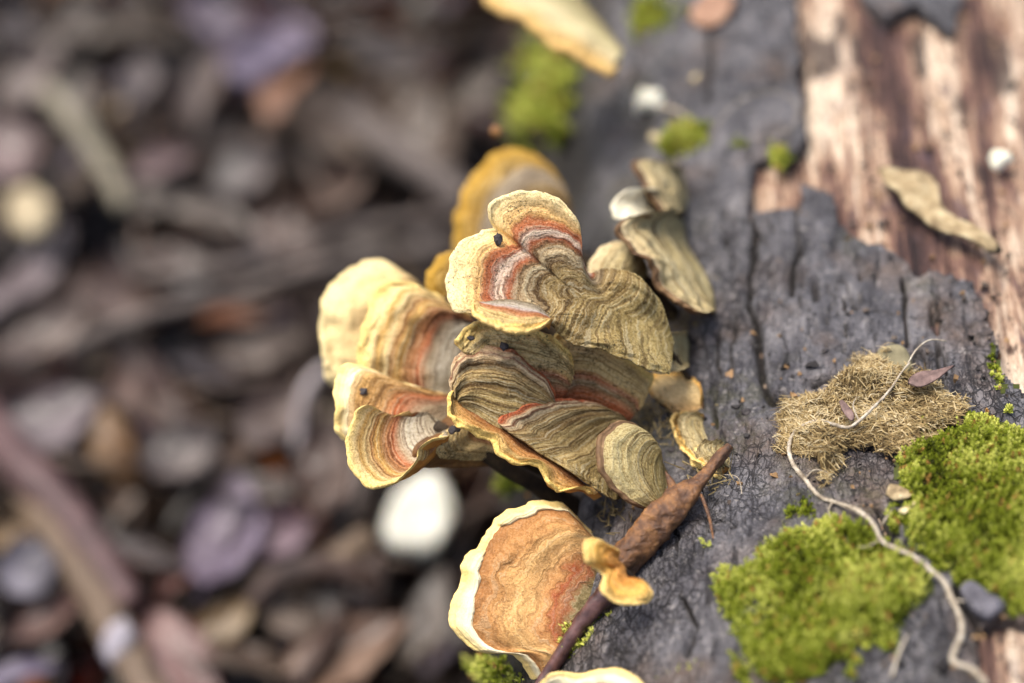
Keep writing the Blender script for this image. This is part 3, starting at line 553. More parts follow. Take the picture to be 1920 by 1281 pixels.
fan(t, [(1374, 880, 'L'), (1378, 860, 'L'), (1366, 838, 'L')], [(1352, 888, .85), (1320, 870, .7), (1300, 856, .65), (1310, 838, .7), (1340, 826, .85)], (m_grey, m_rimc, under_m), thick=.1, bulge=.2, ruffle=.08, rw=.08, seed=113, d=1.5, clear=.25)
t = bracket('cream bracket with orange shoulder at the top of the log', (1150, 60, 5.0))
fan(t, [(1168, 92, 5.6), (1130, 44, 6.1), (1076, -16, 6.7)], [(1164, 118, 5.2), (1146, 130, 5.1), (1120, 108, 5.2), (1080, 84, 5.3), (1040, 56, 5.5), (990, 24, 5.8), (930, 0, 6.2), (920, -40, 6.6)], (m_dull, m_dull, under_m), thick=.2, bulge=.18, ruffle=.08, rw=.25, seed=116, foot=False)

# ---------------------------------------------------------------- moss, straw, rootlet, rolled leaf and other bits on the log
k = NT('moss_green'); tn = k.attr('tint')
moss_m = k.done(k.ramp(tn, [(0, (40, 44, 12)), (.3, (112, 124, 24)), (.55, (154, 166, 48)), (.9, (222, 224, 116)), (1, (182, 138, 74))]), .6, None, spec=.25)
moss_m.node_tree.nodes['Principled BSDF'].inputs['Subsurface Weight'].default_value = 0
def shoots(base, nrm, hgt, seed, leaves=13, lw=.017, ll=.055, tint=0.):
    """moss shoots: whorls of narrow pointed leaves up each short stem"""
    r = np.random.default_rng(seed); n = len(base)
    up = nrm+r.normal(0, .28, (n, 3)); up /= np.linalg.norm(up, axis=1, keepdims=True)
    a = np.cross(up, r.normal(0, 1, (n, 3))); a /= np.linalg.norm(a, axis=1, keepdims=True); b = np.cross(up, a)
    th = np.arange(leaves)*2.4+r.uniform(0, 6, (n, 1)); f = (np.arange(leaves)+.5)/leaves
    dirs = np.cos(th)[..., None]*a[:, None]+np.sin(th)[..., None]*b[:, None]
    st = base[:, None]+up[:, None]*(hgt[:, None]*f)[..., None]
    el = (.25+1.1*f)[None, :, None]
    dd = dirs*np.cos(el)+up[:, None]*np.sin(el); side = np.cross(dd, up[:, None]); side /= np.maximum(np.linalg.norm(side, axis=-1, keepdims=True), 1e-6)
    L = (ll*(.6+.8*r.random((n, leaves)))*(1.15-.5*f))[..., None]
    mid = st+dd*L*.45+dirs*.006; tip = st+dd*L
    V = np.stack([st, mid+side*lw, tip, mid-side*lw], 2).reshape(-1, 3); m = n*leaves
    F = np.arange(m*4).reshape(m, 4)
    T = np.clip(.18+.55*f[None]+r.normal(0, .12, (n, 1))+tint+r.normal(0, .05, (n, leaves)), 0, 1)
    return V, F, np.repeat(T.ravel(), 4)
def moss_patch(label, poly, n, hmin, hmax, seed, name='moss', ragged=14, tint=0., cushion=.10, ll=.055, lw=.017):
    r = np.random.default_rng(seed); a = np.array(poly, float); lo, hi = a.min(0)-10, a.max(0)+10
    x, y = r.uniform(lo[0], hi[0], n*3), r.uniform(lo[1], hi[1], n*3)
    p, ok = on_log(x, y); q = np.stack([x, y, 0*x], -1)
    ins = inpoly(x+fbm(q, .03, seed, 3)*ragged, y+fbm(q, .03, seed+5, 3)*ragged, poly) & ok
    edge = dist_poly(x, y, list(poly)+[poly[0]])
    dens = .12+.88*sm(edge, 0, 34)+.45*vn(q, .05, seed+2); ins &= r.random(len(x)) < dens
    p, x, y, edge = p[ins][:n], x[ins][:n], y[ins][:n], edge[ins][:n]; nr = log_normal(p)
    mound = cushion*sm(edge, 0, 45)*(1+.9*fbm(p, 1.6, seed+3, 3)); p = p+nr*mound[:, None]-nr*.01
    nr = nr+np.array([0, .15, .25]); nr /= np.linalg.norm(nr, axis=1, keepdims=True)
    h = r.uniform(hmin*.5, hmax*1.1, len(p))*(.4+.6*sm(edge, 0, 30))*(1+.45*fbm(p, 2., seed+4, 2))
    V, F, T = shoots(p, nr, h, seed, tint=tint, ll=ll, lw=lw)
    T = np.clip(T+np.repeat(.32*fbm(p, 2.5, seed+8, 3), 52), 0, .9); T[np.repeat(r.random(len(p)) < .05, 52)] = 1.
    # the cushion below the shoots
    cx = np.arange(lo[0], hi[0], 9); cy = np.arange(lo[1], hi[1], 9); X, Y = np.meshgrid(cx, cy, indexing='ij')
    c, okc = on_log(X.ravel(), Y.ravel()); e = dist_poly(X.ravel(), Y.ravel(), list(poly)+[poly[0]]); inn = inpoly(X.ravel(), Y.ravel(), poly)
    c = c+log_normal(c)*((cushion*sm(e, 0, 45)*(1+.9*fbm(c, 1.6, seed+3, 3)))*inn-.03*~inn)[:, None]
    Fc = grid_faces(len(cx), len(cy)); Fc = Fc[inn[Fc].all(1) & okc[Fc].all(1)]; Fc = Fc[np.linalg.norm(c[Fc[:, 0]]-c[Fc[:, 2]], axis=1) < .35]
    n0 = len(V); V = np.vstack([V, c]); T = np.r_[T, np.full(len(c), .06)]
    return tag(mesh(name, V, F.tolist()+(Fc+n0).tolist(), moss_m, attr={'tint': T}, smooth=False), label, 'moss', kind='stuff')
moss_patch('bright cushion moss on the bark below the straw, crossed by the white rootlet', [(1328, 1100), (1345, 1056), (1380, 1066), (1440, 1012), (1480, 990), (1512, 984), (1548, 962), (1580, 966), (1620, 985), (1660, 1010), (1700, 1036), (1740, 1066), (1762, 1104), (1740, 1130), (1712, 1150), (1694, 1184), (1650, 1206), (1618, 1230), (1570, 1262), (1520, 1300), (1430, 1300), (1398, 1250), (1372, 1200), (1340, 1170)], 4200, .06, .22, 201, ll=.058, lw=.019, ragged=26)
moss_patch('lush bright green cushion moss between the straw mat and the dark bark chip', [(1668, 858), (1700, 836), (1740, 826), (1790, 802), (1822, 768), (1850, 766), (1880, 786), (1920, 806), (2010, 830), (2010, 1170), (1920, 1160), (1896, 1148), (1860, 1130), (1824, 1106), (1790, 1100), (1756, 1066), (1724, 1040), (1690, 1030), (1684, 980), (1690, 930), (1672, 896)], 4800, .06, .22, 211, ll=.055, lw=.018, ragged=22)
moss_patch('thin olive moss sprig on the bark above the largest moss cushion', [(1494, 990), (1490, 950), (1500, 930), (1520, 928), (1536, 950), (1532, 985)], 260, .06, .14, 221, tint=-.12, ragged=6)
moss_patch('olive moss tuft beside the white bud', [(1236, 306), (1240, 270), (1270, 240), (1300, 224), (1336, 226), (1350, 250), (1330, 280), (1296, 296), (1268, 320)], 620, .12, .3, 231, ragged=8, cushion=.2)
moss_patch('brownish moss fringe trailing from the olive tuft', [(1350, 262), (1390, 258), (1400, 280), (1370, 290)], 160, .08, .16, 233, tint=-.2, ragged=6)
moss_patch('yellow green lichen tuft at the corner of the bare wood', [(1430, 300), (1440, 276), (1470, 274), (1496, 290), (1490, 312), (1460, 322)], 260, .06, .15, 236, tint=.1, ragged=5)
moss_patch('blurred green moss high on the side of the log', [(950, 190), (960, 60), (1000, 20), (1050, 60), (1075, 130), (1060, 250), (1020, 330), (960, 300)], 1500, .15, .5, 241, ragged=40, cushion=.25, ll=.13, lw=.035)
moss_patch('blurred moss tuft on the bark near the top of the log', [(1180, 70), (1180, 10), (1230, -10), (1280, 20), (1270, 60), (1220, 80)], 420, .12, .3, 245, ragged=10, ll=.09, lw=.025)
moss_patch('bright leafy moss sprigs between the brown velvet bracket and the stem', [(1045, 1245), (1040, 1180), (1060, 1150), (1100, 1170), (1120, 1150), (1150, 1160), (1130, 1200), (1090, 1250)], 240, .12, .3, 251, ragged=8, tint=.12, ll=.1, lw=.026)
moss_patch('sparse yellowish moss at the foot of the bark beside the lowest yellow bracket', [(1200, 1290), (1225, 1250), (1270, 1240), (1330, 1236), (1330, 1258), (1280, 1290)], 260, .06, .14, 255, tint=.1, ragged=10, cushion=.03)
moss_patch('dark moss in the shade under the brown velvet bracket', [(860, 1290), (880, 1230), (940, 1232), (985, 1260), (1000, 1300)], 420, .15, .4, 258, ragged=14, cushion=.1, ll=.12, lw=.03)
moss_patch('olive moss in the shade below the large banded bracket', [(890, 990), (900, 880), (960, 880), (1010, 900), (1000, 930), (930, 950)], 520, .1, .3, 261, ragged=16, tint=-.2, cushion=.08, ll=.1, lw=.026)
moss_patch('green specks of moss along the seam by the bare wood', [(1860, 700), (1850, 650), (1870, 640), (1884, 720), (1915, 716), (1915, 735), (1870, 740)], 170, .05, .12, 265, ragged=6, cushion=.02)

# straw mat
k = NT('straw_fibre'); straw_m = k.done(k.ramp(k.attr('tint'), [(0, (54, 42, 28)), (.3, (126, 104, 66)), (.6, (196, 172, 120)), (1, (240, 224, 184))]), .7, None, spec=.3)
SP = [(1446, 838), (1462, 800), (1456, 776), (1480, 756), (1520, 744), (1556, 728), (1580, 706), (1604, 676), (1640, 672), (1668, 690), (1700, 704), (1730, 702), (1752, 720), (1790, 742), (1822, 772), (1800, 800), (1760, 812), (1720, 832), (1690, 846), (1664, 852), (1640, 836), (1600, 846), (1582, 866), (1570, 890), (1548, 908), (1528, 890), (1520, 864), (1500, 848), (1470, 846)]
SN = SP
def straw_height(p): return np.clip(.11+.24*fbm(p, 1.9, 303, 4)+.05*fbm(p, 6, 305, 2), .01, .4)
r = np.random.default_rng(5)
cx = np.arange(1430, 1840, 5.); cy = np.arange(660, 920, 5.); X, Y = np.meshgrid(cx, cy, indexing='ij'); X, Y = X.ravel(), Y.ravel()
c = surf(X, Y); inn = inpoly(X+fbm(c, 3, 9, 3)*9, Y+fbm(c, 3, 19, 3)*9, SP); e = dist_poly(X, Y, SP+[SP[0]])
hb = straw_height(c)*sm(e, 0, 20)+.02
bV = c+log_normal(c)*(hb*inn-.08*~inn)[:, None]; bF = grid_faces(len(cx), len(cy)); bF = bF[inn[bF].all(1)]
n = 6500; x, y = r.uniform(1430, 1840, n*3), r.uniform(660, 920, n*3); p = surf(x, y)
ins = inpoly(x+fbm(p, 3, 9, 3)*16, y+fbm(p, 3, 19, 3)*16, SP); p, x, y = p[ins][:n], x[ins][:n], y[ins][:n]; n = len(p)
nl = log_normal(p); e = dist_poly(x, y, SP+[SP[0]]); h = straw_height(p)*sm(e, 0, 20)+r.uniform(.0, .05, n)+.015
p = p+nl*h[:, None]
flow = 2.2*fbm(p, .9, 311, 2)+r.normal(0, .8, n); t1 = np.cross(nl, [0, 1., 0]); t1 /= np.linalg.norm(t1, axis=1, keepdims=True); t2 = np.cross(nl, t1)
dr = np.cos(flow)[:, None]*t1+np.sin(flow)[:, None]*t2+nl*r.normal(.12, .35, n)[:, None]; dr /= np.linalg.norm(dr, axis=1, keepdims=True)
L = np.exp(r.normal(-2.0, .45, n)); sd = np.cross(dr, nl); sd /= np.linalg.norm(sd, axis=1, keepdims=True); wd = r.uniform(.003, .010, n)
bend = nl*(r.normal(0, .18, n)*L)[:, None]
A, Bm, C = p-dr*L[:, None]*.5, p+bend*.5+nl*.01, p+dr*L[:, None]*.5
ring = []
for pt, kk in ((A, .6), (Bm, 1.), (C, .3)):
    for s_, u_ in ((1, -.4), (-1, -.4), (0, .8)): ring.append(pt+sd*(wd*kk*s_)[:, None]+nl*(wd*kk*u_)[:, None])
V = np.stack(ring, 1).reshape(-1, 3); idx = np.arange(n)[:, None]*9
F = np.concatenate([np.stack([idx+a*3+b, idx+a*3+(b+1) % 3, idx+(a+1)*3+(b+1) % 3, idx+(a+1)*3+b], -1).reshape(-1, 4) for a in range(2) for b in range(3)])
T = np.repeat(np.clip(.5+r.normal(0, .2, n)+.25*fbm(p, 2, 333, 3), 0, 1), 9)
n0 = len(V); V = np.vstack([V, bV]); T = np.r_[T, np.clip(.22+.2*fbm(bV, 9, 3, 2), 0, 1)]
tag(mesh('straw_mat', V, F.tolist()+(bF+n0).tolist(), straw_m, attr={'tint': T}, smooth=False), 'matted tan straw and fibre lump on the grey bark', 'straw', kind='stuff')

def tube(name, L, rad, mat, label=None, cat=None, parent=None, rough=.1, seed=0, n=12, seg=None, group=None):
    V, F = tube_geo(L, rad, n, rough, seed, seg)
    o = mesh(name, V, F, mat, parent, origin=np.asarray(L[0]) if parent is None else wloc(parent))
    return tag(o, label, cat, group) if label else o
root_m = plain_mat('pale_rootlet', [(.3, (112, 98, 80)), (.5, (172, 160, 140)), (.65, (206, 196, 178)), (.8, (228, 220, 202))], 9, .6, .01)
RL = [(1704, 712, .34), (1690, 726, .30), (1668, 756, .26), (1640, 788, .27), (1612, 812, .24), (1588, 822, .22), (1540, 818, .2), (1502, 818, .16), (1490, 826, .12), (1482, 848, .1), (1488, 876, .08), (1512, 906, .06), (1536, 934, .05), (1570, 954, .12), (1606, 974, .2), (1636, 1002, .24), (1652, 1034, .24), (1680, 1052, .24), (1712, 1064, .22), (1744, 1084, .16), (1770, 1102, .1), (1784, 1130, .06), (1800, 1164, .05), (1802, 1196, .05), (1790, 1222, .05), (1786, 1244, .05), (1806, 1254, .05), (1830, 1266, .06), (1848, 1290, .07)]
def over_straw(a, b, c):
    p_ = surf(a, b); hs = 0.
    if inpoly(np.array([a]), np.array([b]), SP)[0] or dist_poly(np.array([a]), np.array([b]), SP+[SP[0]])[0] < 12:
        hs = float((straw_height(p_)*sm(dist_poly(np.array([a]), np.array([b]), SP+[SP[0]]), 0, 20))[0])+.075
    return surf(a, b, max(c, hs))[0]
rt = np.array([over_straw(a, b, c) for a, b, c in RL])
tube('rootlet', rt, [.012, .019, .025, .028, .033, .029, .037, .032, .039, .036, .038], root_m, 'long wavy whitish rootlet lying across straw and moss', 'root', rough=.3, seed=4, n=10, seg=260)
rootlet = bpy.data.objects['rootlet']
for L_ in ([(1510, 904, .06), (1530, 890, .1), (1556, 892, .05)], [(1652, 1034, .24), (1630, 1052, .3), (1610, 1050, .26)], [(1784, 1130, .06), (1808, 1136, .1), (1822, 1128, .06)], [(1612, 812, .24), (1602, 790, .3), (1608, 772, .3)], [(1562, 952, .1), (1556, 972, .16), (1562, 988, .14)]):
    tube('side_root', np.array([surf(a, b, c)[0] for a, b, c in L_]), [.016, .011, .005], root_m, parent=rootlet, n=6)
tube('grass_stalk', np.array([surf(a, b, c)[0] for a, b, c in [(1700, 712, .3), (1716, 690, .36), (1740, 672, .36), (1772, 668, .3)]]), [.012, .014, .01], root_m, 'thin curved pale stalk sticking out behind the straw mat', 'stalk', n=6)
tube('grass_stalk', np.array([surf(a, b, c)[0] for a, b, c in [(1672, 1276, .06), (1684, 1240, .12), (1702, 1200, .12)]]), [.02, .022, .012], root_m, 'short pale straw stalk on bark below the moss', 'stalk', n=6)
tube('grass_stalk', np.array([surf(a, b, c)[0] for a, b, c in [(1652, 992, .06), (1668, 974, .12), (1674, 966, .14)]]), [.012, .014, .008], root_m, 'tiny pale stalk standing between the two moss cushions', 'stalk', n=6)
def hair(L, label, rad=.008): tube('plant_hair', np.array([surf(a, b, c)[0] for a, b, c in L]), [rad, rad, rad*.7], root_m, label, 'plant fibre', n=5)
hair([(1330, 262, .1), (1390, 210, .2), (1450, 190, .2), (1490, 205, .2), (1496, 240, .15), (1460, 262, .1), (1400, 268, .08)], 'thin looping pale fibre on the bark beside the bare wood')
hair([(1240, 520, .4), (1290, 522, .35), (1330, 528, .2), (1356, 534, .1)], 'fine pale fibre sticking out of the ruffled grey bracket')
hair([(1394, 940, .02), (1388, 905, .1), (1362, 900, .12)], 'curled white fibre at the tip of the brown rolled leaf')
hair([(1010, 180, .4), (1050, 150, .5), (1100, 100, .5)], 'thin dark fibre crossing the blurred moss high on the log', .012)
# rolled leaf and its stem
k = NT('wet_brown_leaf'); ob = k.tc.outputs['Object']; a = k.noise(ob, 4.5, 6, .7); b = k.noise(k.vmul(ob, (1, 1, 2)), 12, 5, .7)
wet_m = k.done(k.ramp(a, [(.3, (52, 33, 24)), (.45, (100, 66, 40)), (.6, (148, 102, 58)), (.75, (192, 144, 88))]), k.rng(b, .3, .7, .3, .55), k.math('ADD', a, k.math('MULTIPLY', b, .5)), .08, .8, .6)
k = NT('wet_dark_stem'); a = k.noise(k.tc.outputs['Object'], 5, 4); stem_m = k.done(k.ramp(a, [(.3, (52, 34, 34)), (.7, (112, 80, 76))]), .35, a, .03, .7, .5)
t = thing('rolled_leaf', surf(1190, 1080)[0], 'wet brown dead leaf rolled into a tube with a dark stem', 'leaf')
LV = [(1384, 868, .36), (1362, 892, .34), (1340, 918, .32), (1312, 950, .34), (1280, 985, .36), (1250, 1018, .38), (1222, 1050, .38), (1196, 1078, .36), (1184, 1092, .34)]
lv = np.array([surf(a, b, c)[0] for a, b, c in LV]); V, F = tube_geo(lv, [.05, .075, .075, .085, .15, .185, .20, .195, .21, .205, .215], 40, .0, 3, 110)
Vn = V.copy(); ctr = spline(lv, 110)
for i in range(110):
    s_ = slice(i*40, i*40+40); rel = V[s_]-ctr[i]; th = np.linspace(0, 2*np.pi, 40, endpoint=False)
    kf = 1+.10*np.sin(3*th+i*.07)+.2*fbm(V[s_], 3.2, 6, 4)+.2*(1-np.abs(fbm(V[s_], 6, 8, 3)))-.1+.16*((th+i*.012) % (2*np.pi))/(2*np.pi)
    Vn[s_] = ctr[i]+rel*kf[:, None]
mesh('rolled_blade', Vn, F, wet_m, t, origin=wloc(t))
V, F = tube_geo(np.array([surf(a, b, c)[0] for a, b, c in [(1294, 968, .3), (1286, 942, .5), (1282, 930, .56)]]), [.09, .07, .01], 10, .2, 5, 14); mesh('torn_flap', V, F, wet_m, t, origin=wloc(t))
V, F = tube_geo(np.array([surf(a, b, c)[0] for a, b, c in [(1332, 956, .34), (1340, 985, .22), (1342, 1020, .08)]]), [.02, .025, .012], 8, .2, 5, 14); mesh('vein', V, F, wet_m, t, origin=wloc(t))
sp_ = np.array([surf(a, b, c)[0] for a, b, c in [(1196, 1080, .3), (1176, 1112, .3), (1150, 1146, .28), (1122, 1176, .26), (1098, 1206, .24), (1074, 1240, .22), (1054, 1268, .2), (1030, 1310, .2)]])
V, F = tube_geo(sp_, [.14, .14, .135, .12, .10, .09, .10, .10], 16, .14, 9, 60); mesh('stem', V, F, stem_m, t, origin=wloc(t))
# flat pieces given an outline, their own thickness and a warp
def slab(name, outline, h0, thick, mat, label, cat, warp=.03, seed=0, ground=False, lift=None, parent=None):
    L = np.array(outline, float); c = L.mean(0); nr_, nb = 9, 64
    cl = spline(np.vstack([L, L[:1]]), nb+1)[:-1]; V = []; 
    for i in range(nr_):
        f = (i+1)/nr_; V.append(c+(cl-c)*f)
    q = np.vstack([c[None]]+V); hh = np.full(len(q), h0)
    if lift is not None: hh = hh+np.array([lift(a, b) for a, b in q])
    p = surf(q[:, 0], q[:, 1]) if not ground else on_ground(q[:, 0], q[:, 1], h0); hh = hh-(h0 if ground else 0); nl = log_normal(p) if not ground else np.tile([0, 0, 1.], (len(p), 1))
    rad = np.r_[0, np.repeat((np.arange(nr_)+1)/nr_, nb)]
    hh = hh+warp*fbm(p, 2.5, seed, 3)+.25*warp*fbm(p, 9, seed+3, 2)
    top = p+nl*(hh+thick*np.sqrt(np.clip(1-rad**6, 0, 1)))[:, None]; bot = p+nl*(hh-thick*.3*np.sqrt(np.clip(1-rad**4, 0, 1)))[:, None]
    n = len(q); F = []
    for j in range(nb):
        k2 = (j+1) % nb; F += [[0, 1+j, 1+k2], [n, n+1+k2, n+1+j]]
        for i in range(nr_-1):
            a, b = 1+i*nb, 1+(i+1)*nb
            F += [[a+j, b+j, b+k2, a+k2], [n+a+k2, n+b+k2, n+b+j, n+a+j]]
        a = 1+(nr_-1)*nb; F.append([a+k2, a+j, n+a+j, n+a+k2])
    V = np.vstack([top, bot]); ctr = V.mean(0)
    o = mesh(name, V, F, mat, parent, origin=ctr if parent is None else wloc(parent)); return tag(o, label, cat)
flake_m = plain_mat('weathered_flake', [(.3, (104, 86, 62)), (.5, (168, 148, 112)), (.7, (214, 198, 160))], 3.5, .8, .1)
slab('bark_flake', [(1640, 326), (1648, 318), (1670, 318), (1700, 322), (1728, 322), (1746, 336), (1758, 362), (1764, 388), (1784, 408), (1812, 430), (1842, 448), (1872, 464), (1878, 480), (1862, 486), (1836, 474), (1806, 460), (1786, 448), (1764, 440), (1744, 430), (1722, 408), (1700, 398), (1684, 376), (1660, 356), (1652, 342)], .02, .07, flake_m, 'tan curled bark flake lying on the bare wood', 'bark flake', .10, 3, lift=lambda a, b: .06)
seed_m = plain_mat('brown_scale', [(.3, (76, 58, 54)), (.6, (128, 104, 98)), (.8, (160, 138, 128))], 6, .6, .02)
slab('seed_wing', [(1700, 752), (1704, 740), (1724, 728), (1750, 726), (1774, 720), (1786, 718), (1770, 732), (1750, 746), (1724, 758)], .34, .015, seed_m, 'flat brown seed wing resting on the straw mat', 'seed', .02, 5)
slab('straw_chip', [(1576, 780), (1584, 778), (1602, 800), (1604, 814), (1596, 816), (1582, 798)], .3, .015, seed_m, 'narrow brown chip stuck in the straw mat', 'chip', .01, 6)
peb_m = plain_mat('green_grey_pebble', [(.3, (104, 98, 74)), (.7, (142, 134, 104))], 4, .8, .02)
slab('flat_pebble', [(1644, 664), (1668, 655), (1692, 658), (1708, 676), (1710, 700), (1690, 710), (1660, 704), (1642, 686)], .05, .10, peb_m, 'flat greenish grey pebble behind the straw mat', 'pebble', .02, 7)
chip_m = plain_mat('grey_chip', [(.3, (56, 54, 60)), (.6, (108, 106, 114)), (.8, (140, 136, 140))], 3, .7, .05)
slab('bark_chip', [(1796, 1112), (1812, 1098), (1838, 1108), (1866, 1126), (1884, 1140), (1876, 1160), (1850, 1172), (1826, 1160), (1806, 1136)], .05, .12, chip_m, 'dark grey bark chip between moss and the lower bare wood', 'bark chip', .05, 9)
pink_m = plain_mat('pinkish_wood', [(.3, (110, 78, 62)), (.6, (168, 132, 108)), (.8, (196, 172, 140))], 2, .7, .05)
slab('wood_flake', [(1296, 42), (1320, 16), (1356, 2), (1386, 14), (1376, 44), (1346, 66), (1312, 64)], .15, .12, pink_m, 'blurred pinkish wood flake near the top of the log', 'wood flake', .05, 11)
pale_m = plain_mat('pale_chip', [(.3, (196, 178, 132)), (.7, (226, 212, 172))], 4, .7, .02)
slab('pale_chip', [(1684, 974), (1694, 968), (1716, 956), (1712, 968), (1696, 980)], .16, .02, pale_m, 'small pale chip at the edge of the lush moss', 'chip', .02, 13)
slab('pale_chip', [(1660, 940), (1668, 920), (1690, 922), (1712, 936), (1700, 946), (1676, 948)], .1, .03, flake_m, 'tan chip between the straw and the lush moss', 'chip', .04, 14)
# crumbs lying on the bark
crumb_m = plain_mat('dark_crumb', [(.3, (34, 30, 32)), (.7, (78, 72, 72))], 6, .6, .02); ocrumb_m = plain_mat('ochre_crumb', [(.3, (140, 92, 46)), (.7, (190, 138, 84))], 6, .7, .02)
white_m = plain_mat('white_growth', [(.3, (206, 204, 180)), (.7, (240, 238, 222))], 3, .6, .02, sss=.2)
def lump(name, px, py, rx, ry, mat, label, cat, h=.04, seed=0, parent=None, pos=None, depth=.7, group=None, sq=.6):
    p = surf(px, py, h)[0] if pos is None else pos; k_ = (DIST+float(proj(p)[2]))/LENS*36/1920
    th, fi = np.meshgrid(np.linspace(0, np.pi, 11), np.linspace(0, 2*np.pi, 18, endpoint=False), indexing='ij')
    d = np.stack([np.sin(th)*np.cos(fi), np.sin(th)*np.sin(fi), np.cos(th)], -1); rr = 1+.42*fbm(d+seed*3.1, 1.6, seed, 3)
    V = p+(d[..., :1]*RGT*rx*k_+d[..., 1:2]*UPV*ry*k_+d[..., 2:]*(-FWD)*min(rx, ry)*depth*k_)*rr[..., None]
    i, j = np.meshgrid(np.arange(10), np.arange(18), indexing='ij'); j2 = (j+1) % 18
    F = np.stack([i*18+j, (i+1)*18+j, (i+1)*18+j2, i*18+j2], -1).reshape(-1, 4)
    o = mesh(name, V.reshape(-1, 3), F, mat, parent, origin=p if parent is None else wloc(parent)); return tag(o, label, cat, group) if parent is None else o
for i, (x, y, s_, m_, lb) in enumerate([(1400, 776, 9, crumb_m, 'round dark crumb on bark between the yellow chain and the straw'), (1546, 660, 5, crumb_m, 'black speck in the bark above the straw mat'), (1486, 708, 4, crumb_m, 'tiny dark grain on the bark plate over the straw'),
      (1434, 994, 7, ocrumb_m, 'ochre crumb on the bark beside the rolled leaf'), (1330, 1190, 8, ocrumb_m, 'ochre crumb on the bark at the edge of the lower moss'), (1320, 1150, 6, ocrumb_m, 'orange brown speck beside the lower moss cushion'), (1350, 1206, 7, ocrumb_m, 'tan fleck below the lower moss cushion edge'), (1526, 972, 6, ocrumb_m, 'orange grain at the foot of the olive moss sprig'), (1880, 872, 6, ocrumb_m, 'pale orange grain in the lush moss'), (1300, 920, 6, ocrumb_m, 'ochre grain by the fuzzy crust chain'), (1262, 846, 8, crumb_m, 'dark grain caught under the small peach bracket'),
      (880, 635, 8, crumb_m, 'black beetle-like speck on the tan lobe'), ]):
    if lb.startswith('black beetle'): continue
    lump('crumb', x, y, s_, s_*.8, m_, lb, 'crumb', .03, i)
t = thing('white_bud', surf(1232, 204, .2)[0], 'small round white bud on a thin stalk on the bark', 'fungus bud')
lump('bud', 1230, 204, 28, 26, white_m, None, None, .2, 21, t); tube('stalk', np.array([surf(1246, 212, .15)[0], surf(1275, 216, .1)[0], surf(1320, 240, .03)[0]]), [.05, .03, .02], root_m, parent=t)
lump('pale_growth', 1240, 268, 16, 13, pale_m, 'blurred cream knob below the white bud', 'fungus bud', .1, 23)
lump('pale_growth', 1876, 303, 20, 19, white_m, 'white lichen knob at the dark groove in the bare wood', 'lichen knob', .02, 25)
lump('pale_growth', 1310, 150, 14, 10, pale_m, 'faint beige speck on blurred bark near the top', 'fungus bud', .03, 27)
lump('orange_bud', 930, 246, 9, 9, plain_mat('orange_bud', [(.3, (140, 96, 56)), (.7, (176, 130, 80))], 3), 'tiny orange bud beside the blurred moss', 'fungus bud', 0, 29, pos=P(930, 246, 4.6))
# black specks stuck to the caps
for i, (x, y, d_, rx, ry, lb) in enumerate([(934, 448, .2, 9, 13, 'black scrap stuck in the notch of the largest cap'), (884, 634, .25, 10, 6, 'black oval speck on the tan lobe under the flap'), (850, 806, .5, 14, 9, 'black scrap by the rolled edge of the front golden bracket'), (1014, 1178, .0, 6, 6, 'tiny black grain on the brown velvet bracket'), (945, 650, .42, 10, 11, 'dark crumb on the speckled tan lobe'), (1026, 1014, .25, 5, 4, 'tiny pale brown grain near the top of the brown velvet bracket'), (682, 734, .95, 10, 8, 'dull brown spot on the tan white-cornered bracket')]):
    lump('debris_scrap', x, y, rx*.8, ry*.8, crumb_m, lb, 'debris', 0, 40+i, pos=P(x, y, d_-.02), depth=.4)
# shredded roots and bark crumbs in the joint between caps and bark
r = np.random.default_rng(77); V = []; F = []; n0 = 0
for (x0, y0, sx, sy, m_) in [(1225, 790, 34, 26, 60), (1160, 955, 16, 26, 40), (1290, 600, 26, 16, 40), (1105, 1085, 16, 22, 40), (1320, 905, 26, 16, 30), (1238, 770, 20, 20, 30)]:
    for _ in range(m_):
        a, b = x0+r.normal(0, sx), y0+r.normal(0, sy); p, ok = on_log([a], [b], .05+r.random()*.15)
        if not ok[0]: continue
        v, f = tube_geo(np.array([p[0], p[0]+r.normal(0, .07, 3), p[0]+r.normal(0, .14, 3)]), [.007, .009, .004], 4, 0, 0, 5); V.append(v); F += [[i_+n0 for i_ in q_] for q_ in f]; n0 += len(v)
tag(mesh('fibre_litter', np.vstack(V), F, plain_mat('pale_fibre', [(.3, (104, 88, 52)), (.7, (176, 158, 112))], 6), smooth=False), 'shredded pale fibres caught where the brackets meet the bark', 'fibres', kind='stuff')

# grit scattered over the bark
r = np.random.default_rng(515); V = []; F = []; n0 = 0; T = []
cube_d = np.array([[a_, b_, c_] for a_ in (-1, 1) for b_ in (-1, 1) for c_ in (-1, 1)], float)*.6; cf = [[0, 1, 3, 2], [4, 6, 7, 5], [0, 4, 5, 1], [2, 3, 7, 6], [0, 2, 6, 4], [1, 5, 7, 3]]
gxp, gyp = r.uniform(1150, 1920, 900), r.uniform(0, 1281, 900); gpt, gok = on_log(gxp, gyp)
gq = proj(gpt); inw_ = inpoly(gxp, gyp, WOOD1)
for p_, ok_, w_ in zip(gpt, gok, inw_):
    if not ok_: continue
    s_ = abs(r.normal(0, .022))+.012; nl_ = log_normal(p_[None])[0]
    v_ = p_+nl_*((-.17 if w_ else .02)+s_*.3)+(cube_d+r.normal(0, .35, (8, 3)))*s_*r.uniform(.5, 1.4, 3); V.append(v_); F += [[i_+n0 for i_ in q_] for q_ in cf]; n0 += 8; T += [r.random()]*8
k = NT('bark_grit'); grit_m = k.done(k.ramp(k.attr('tint'), [(0, (34, 30, 30)), (.45, (92, 80, 70)), (.7, (150, 118, 80)), (1, (206, 196, 172))], 'CONSTANT'), .7)
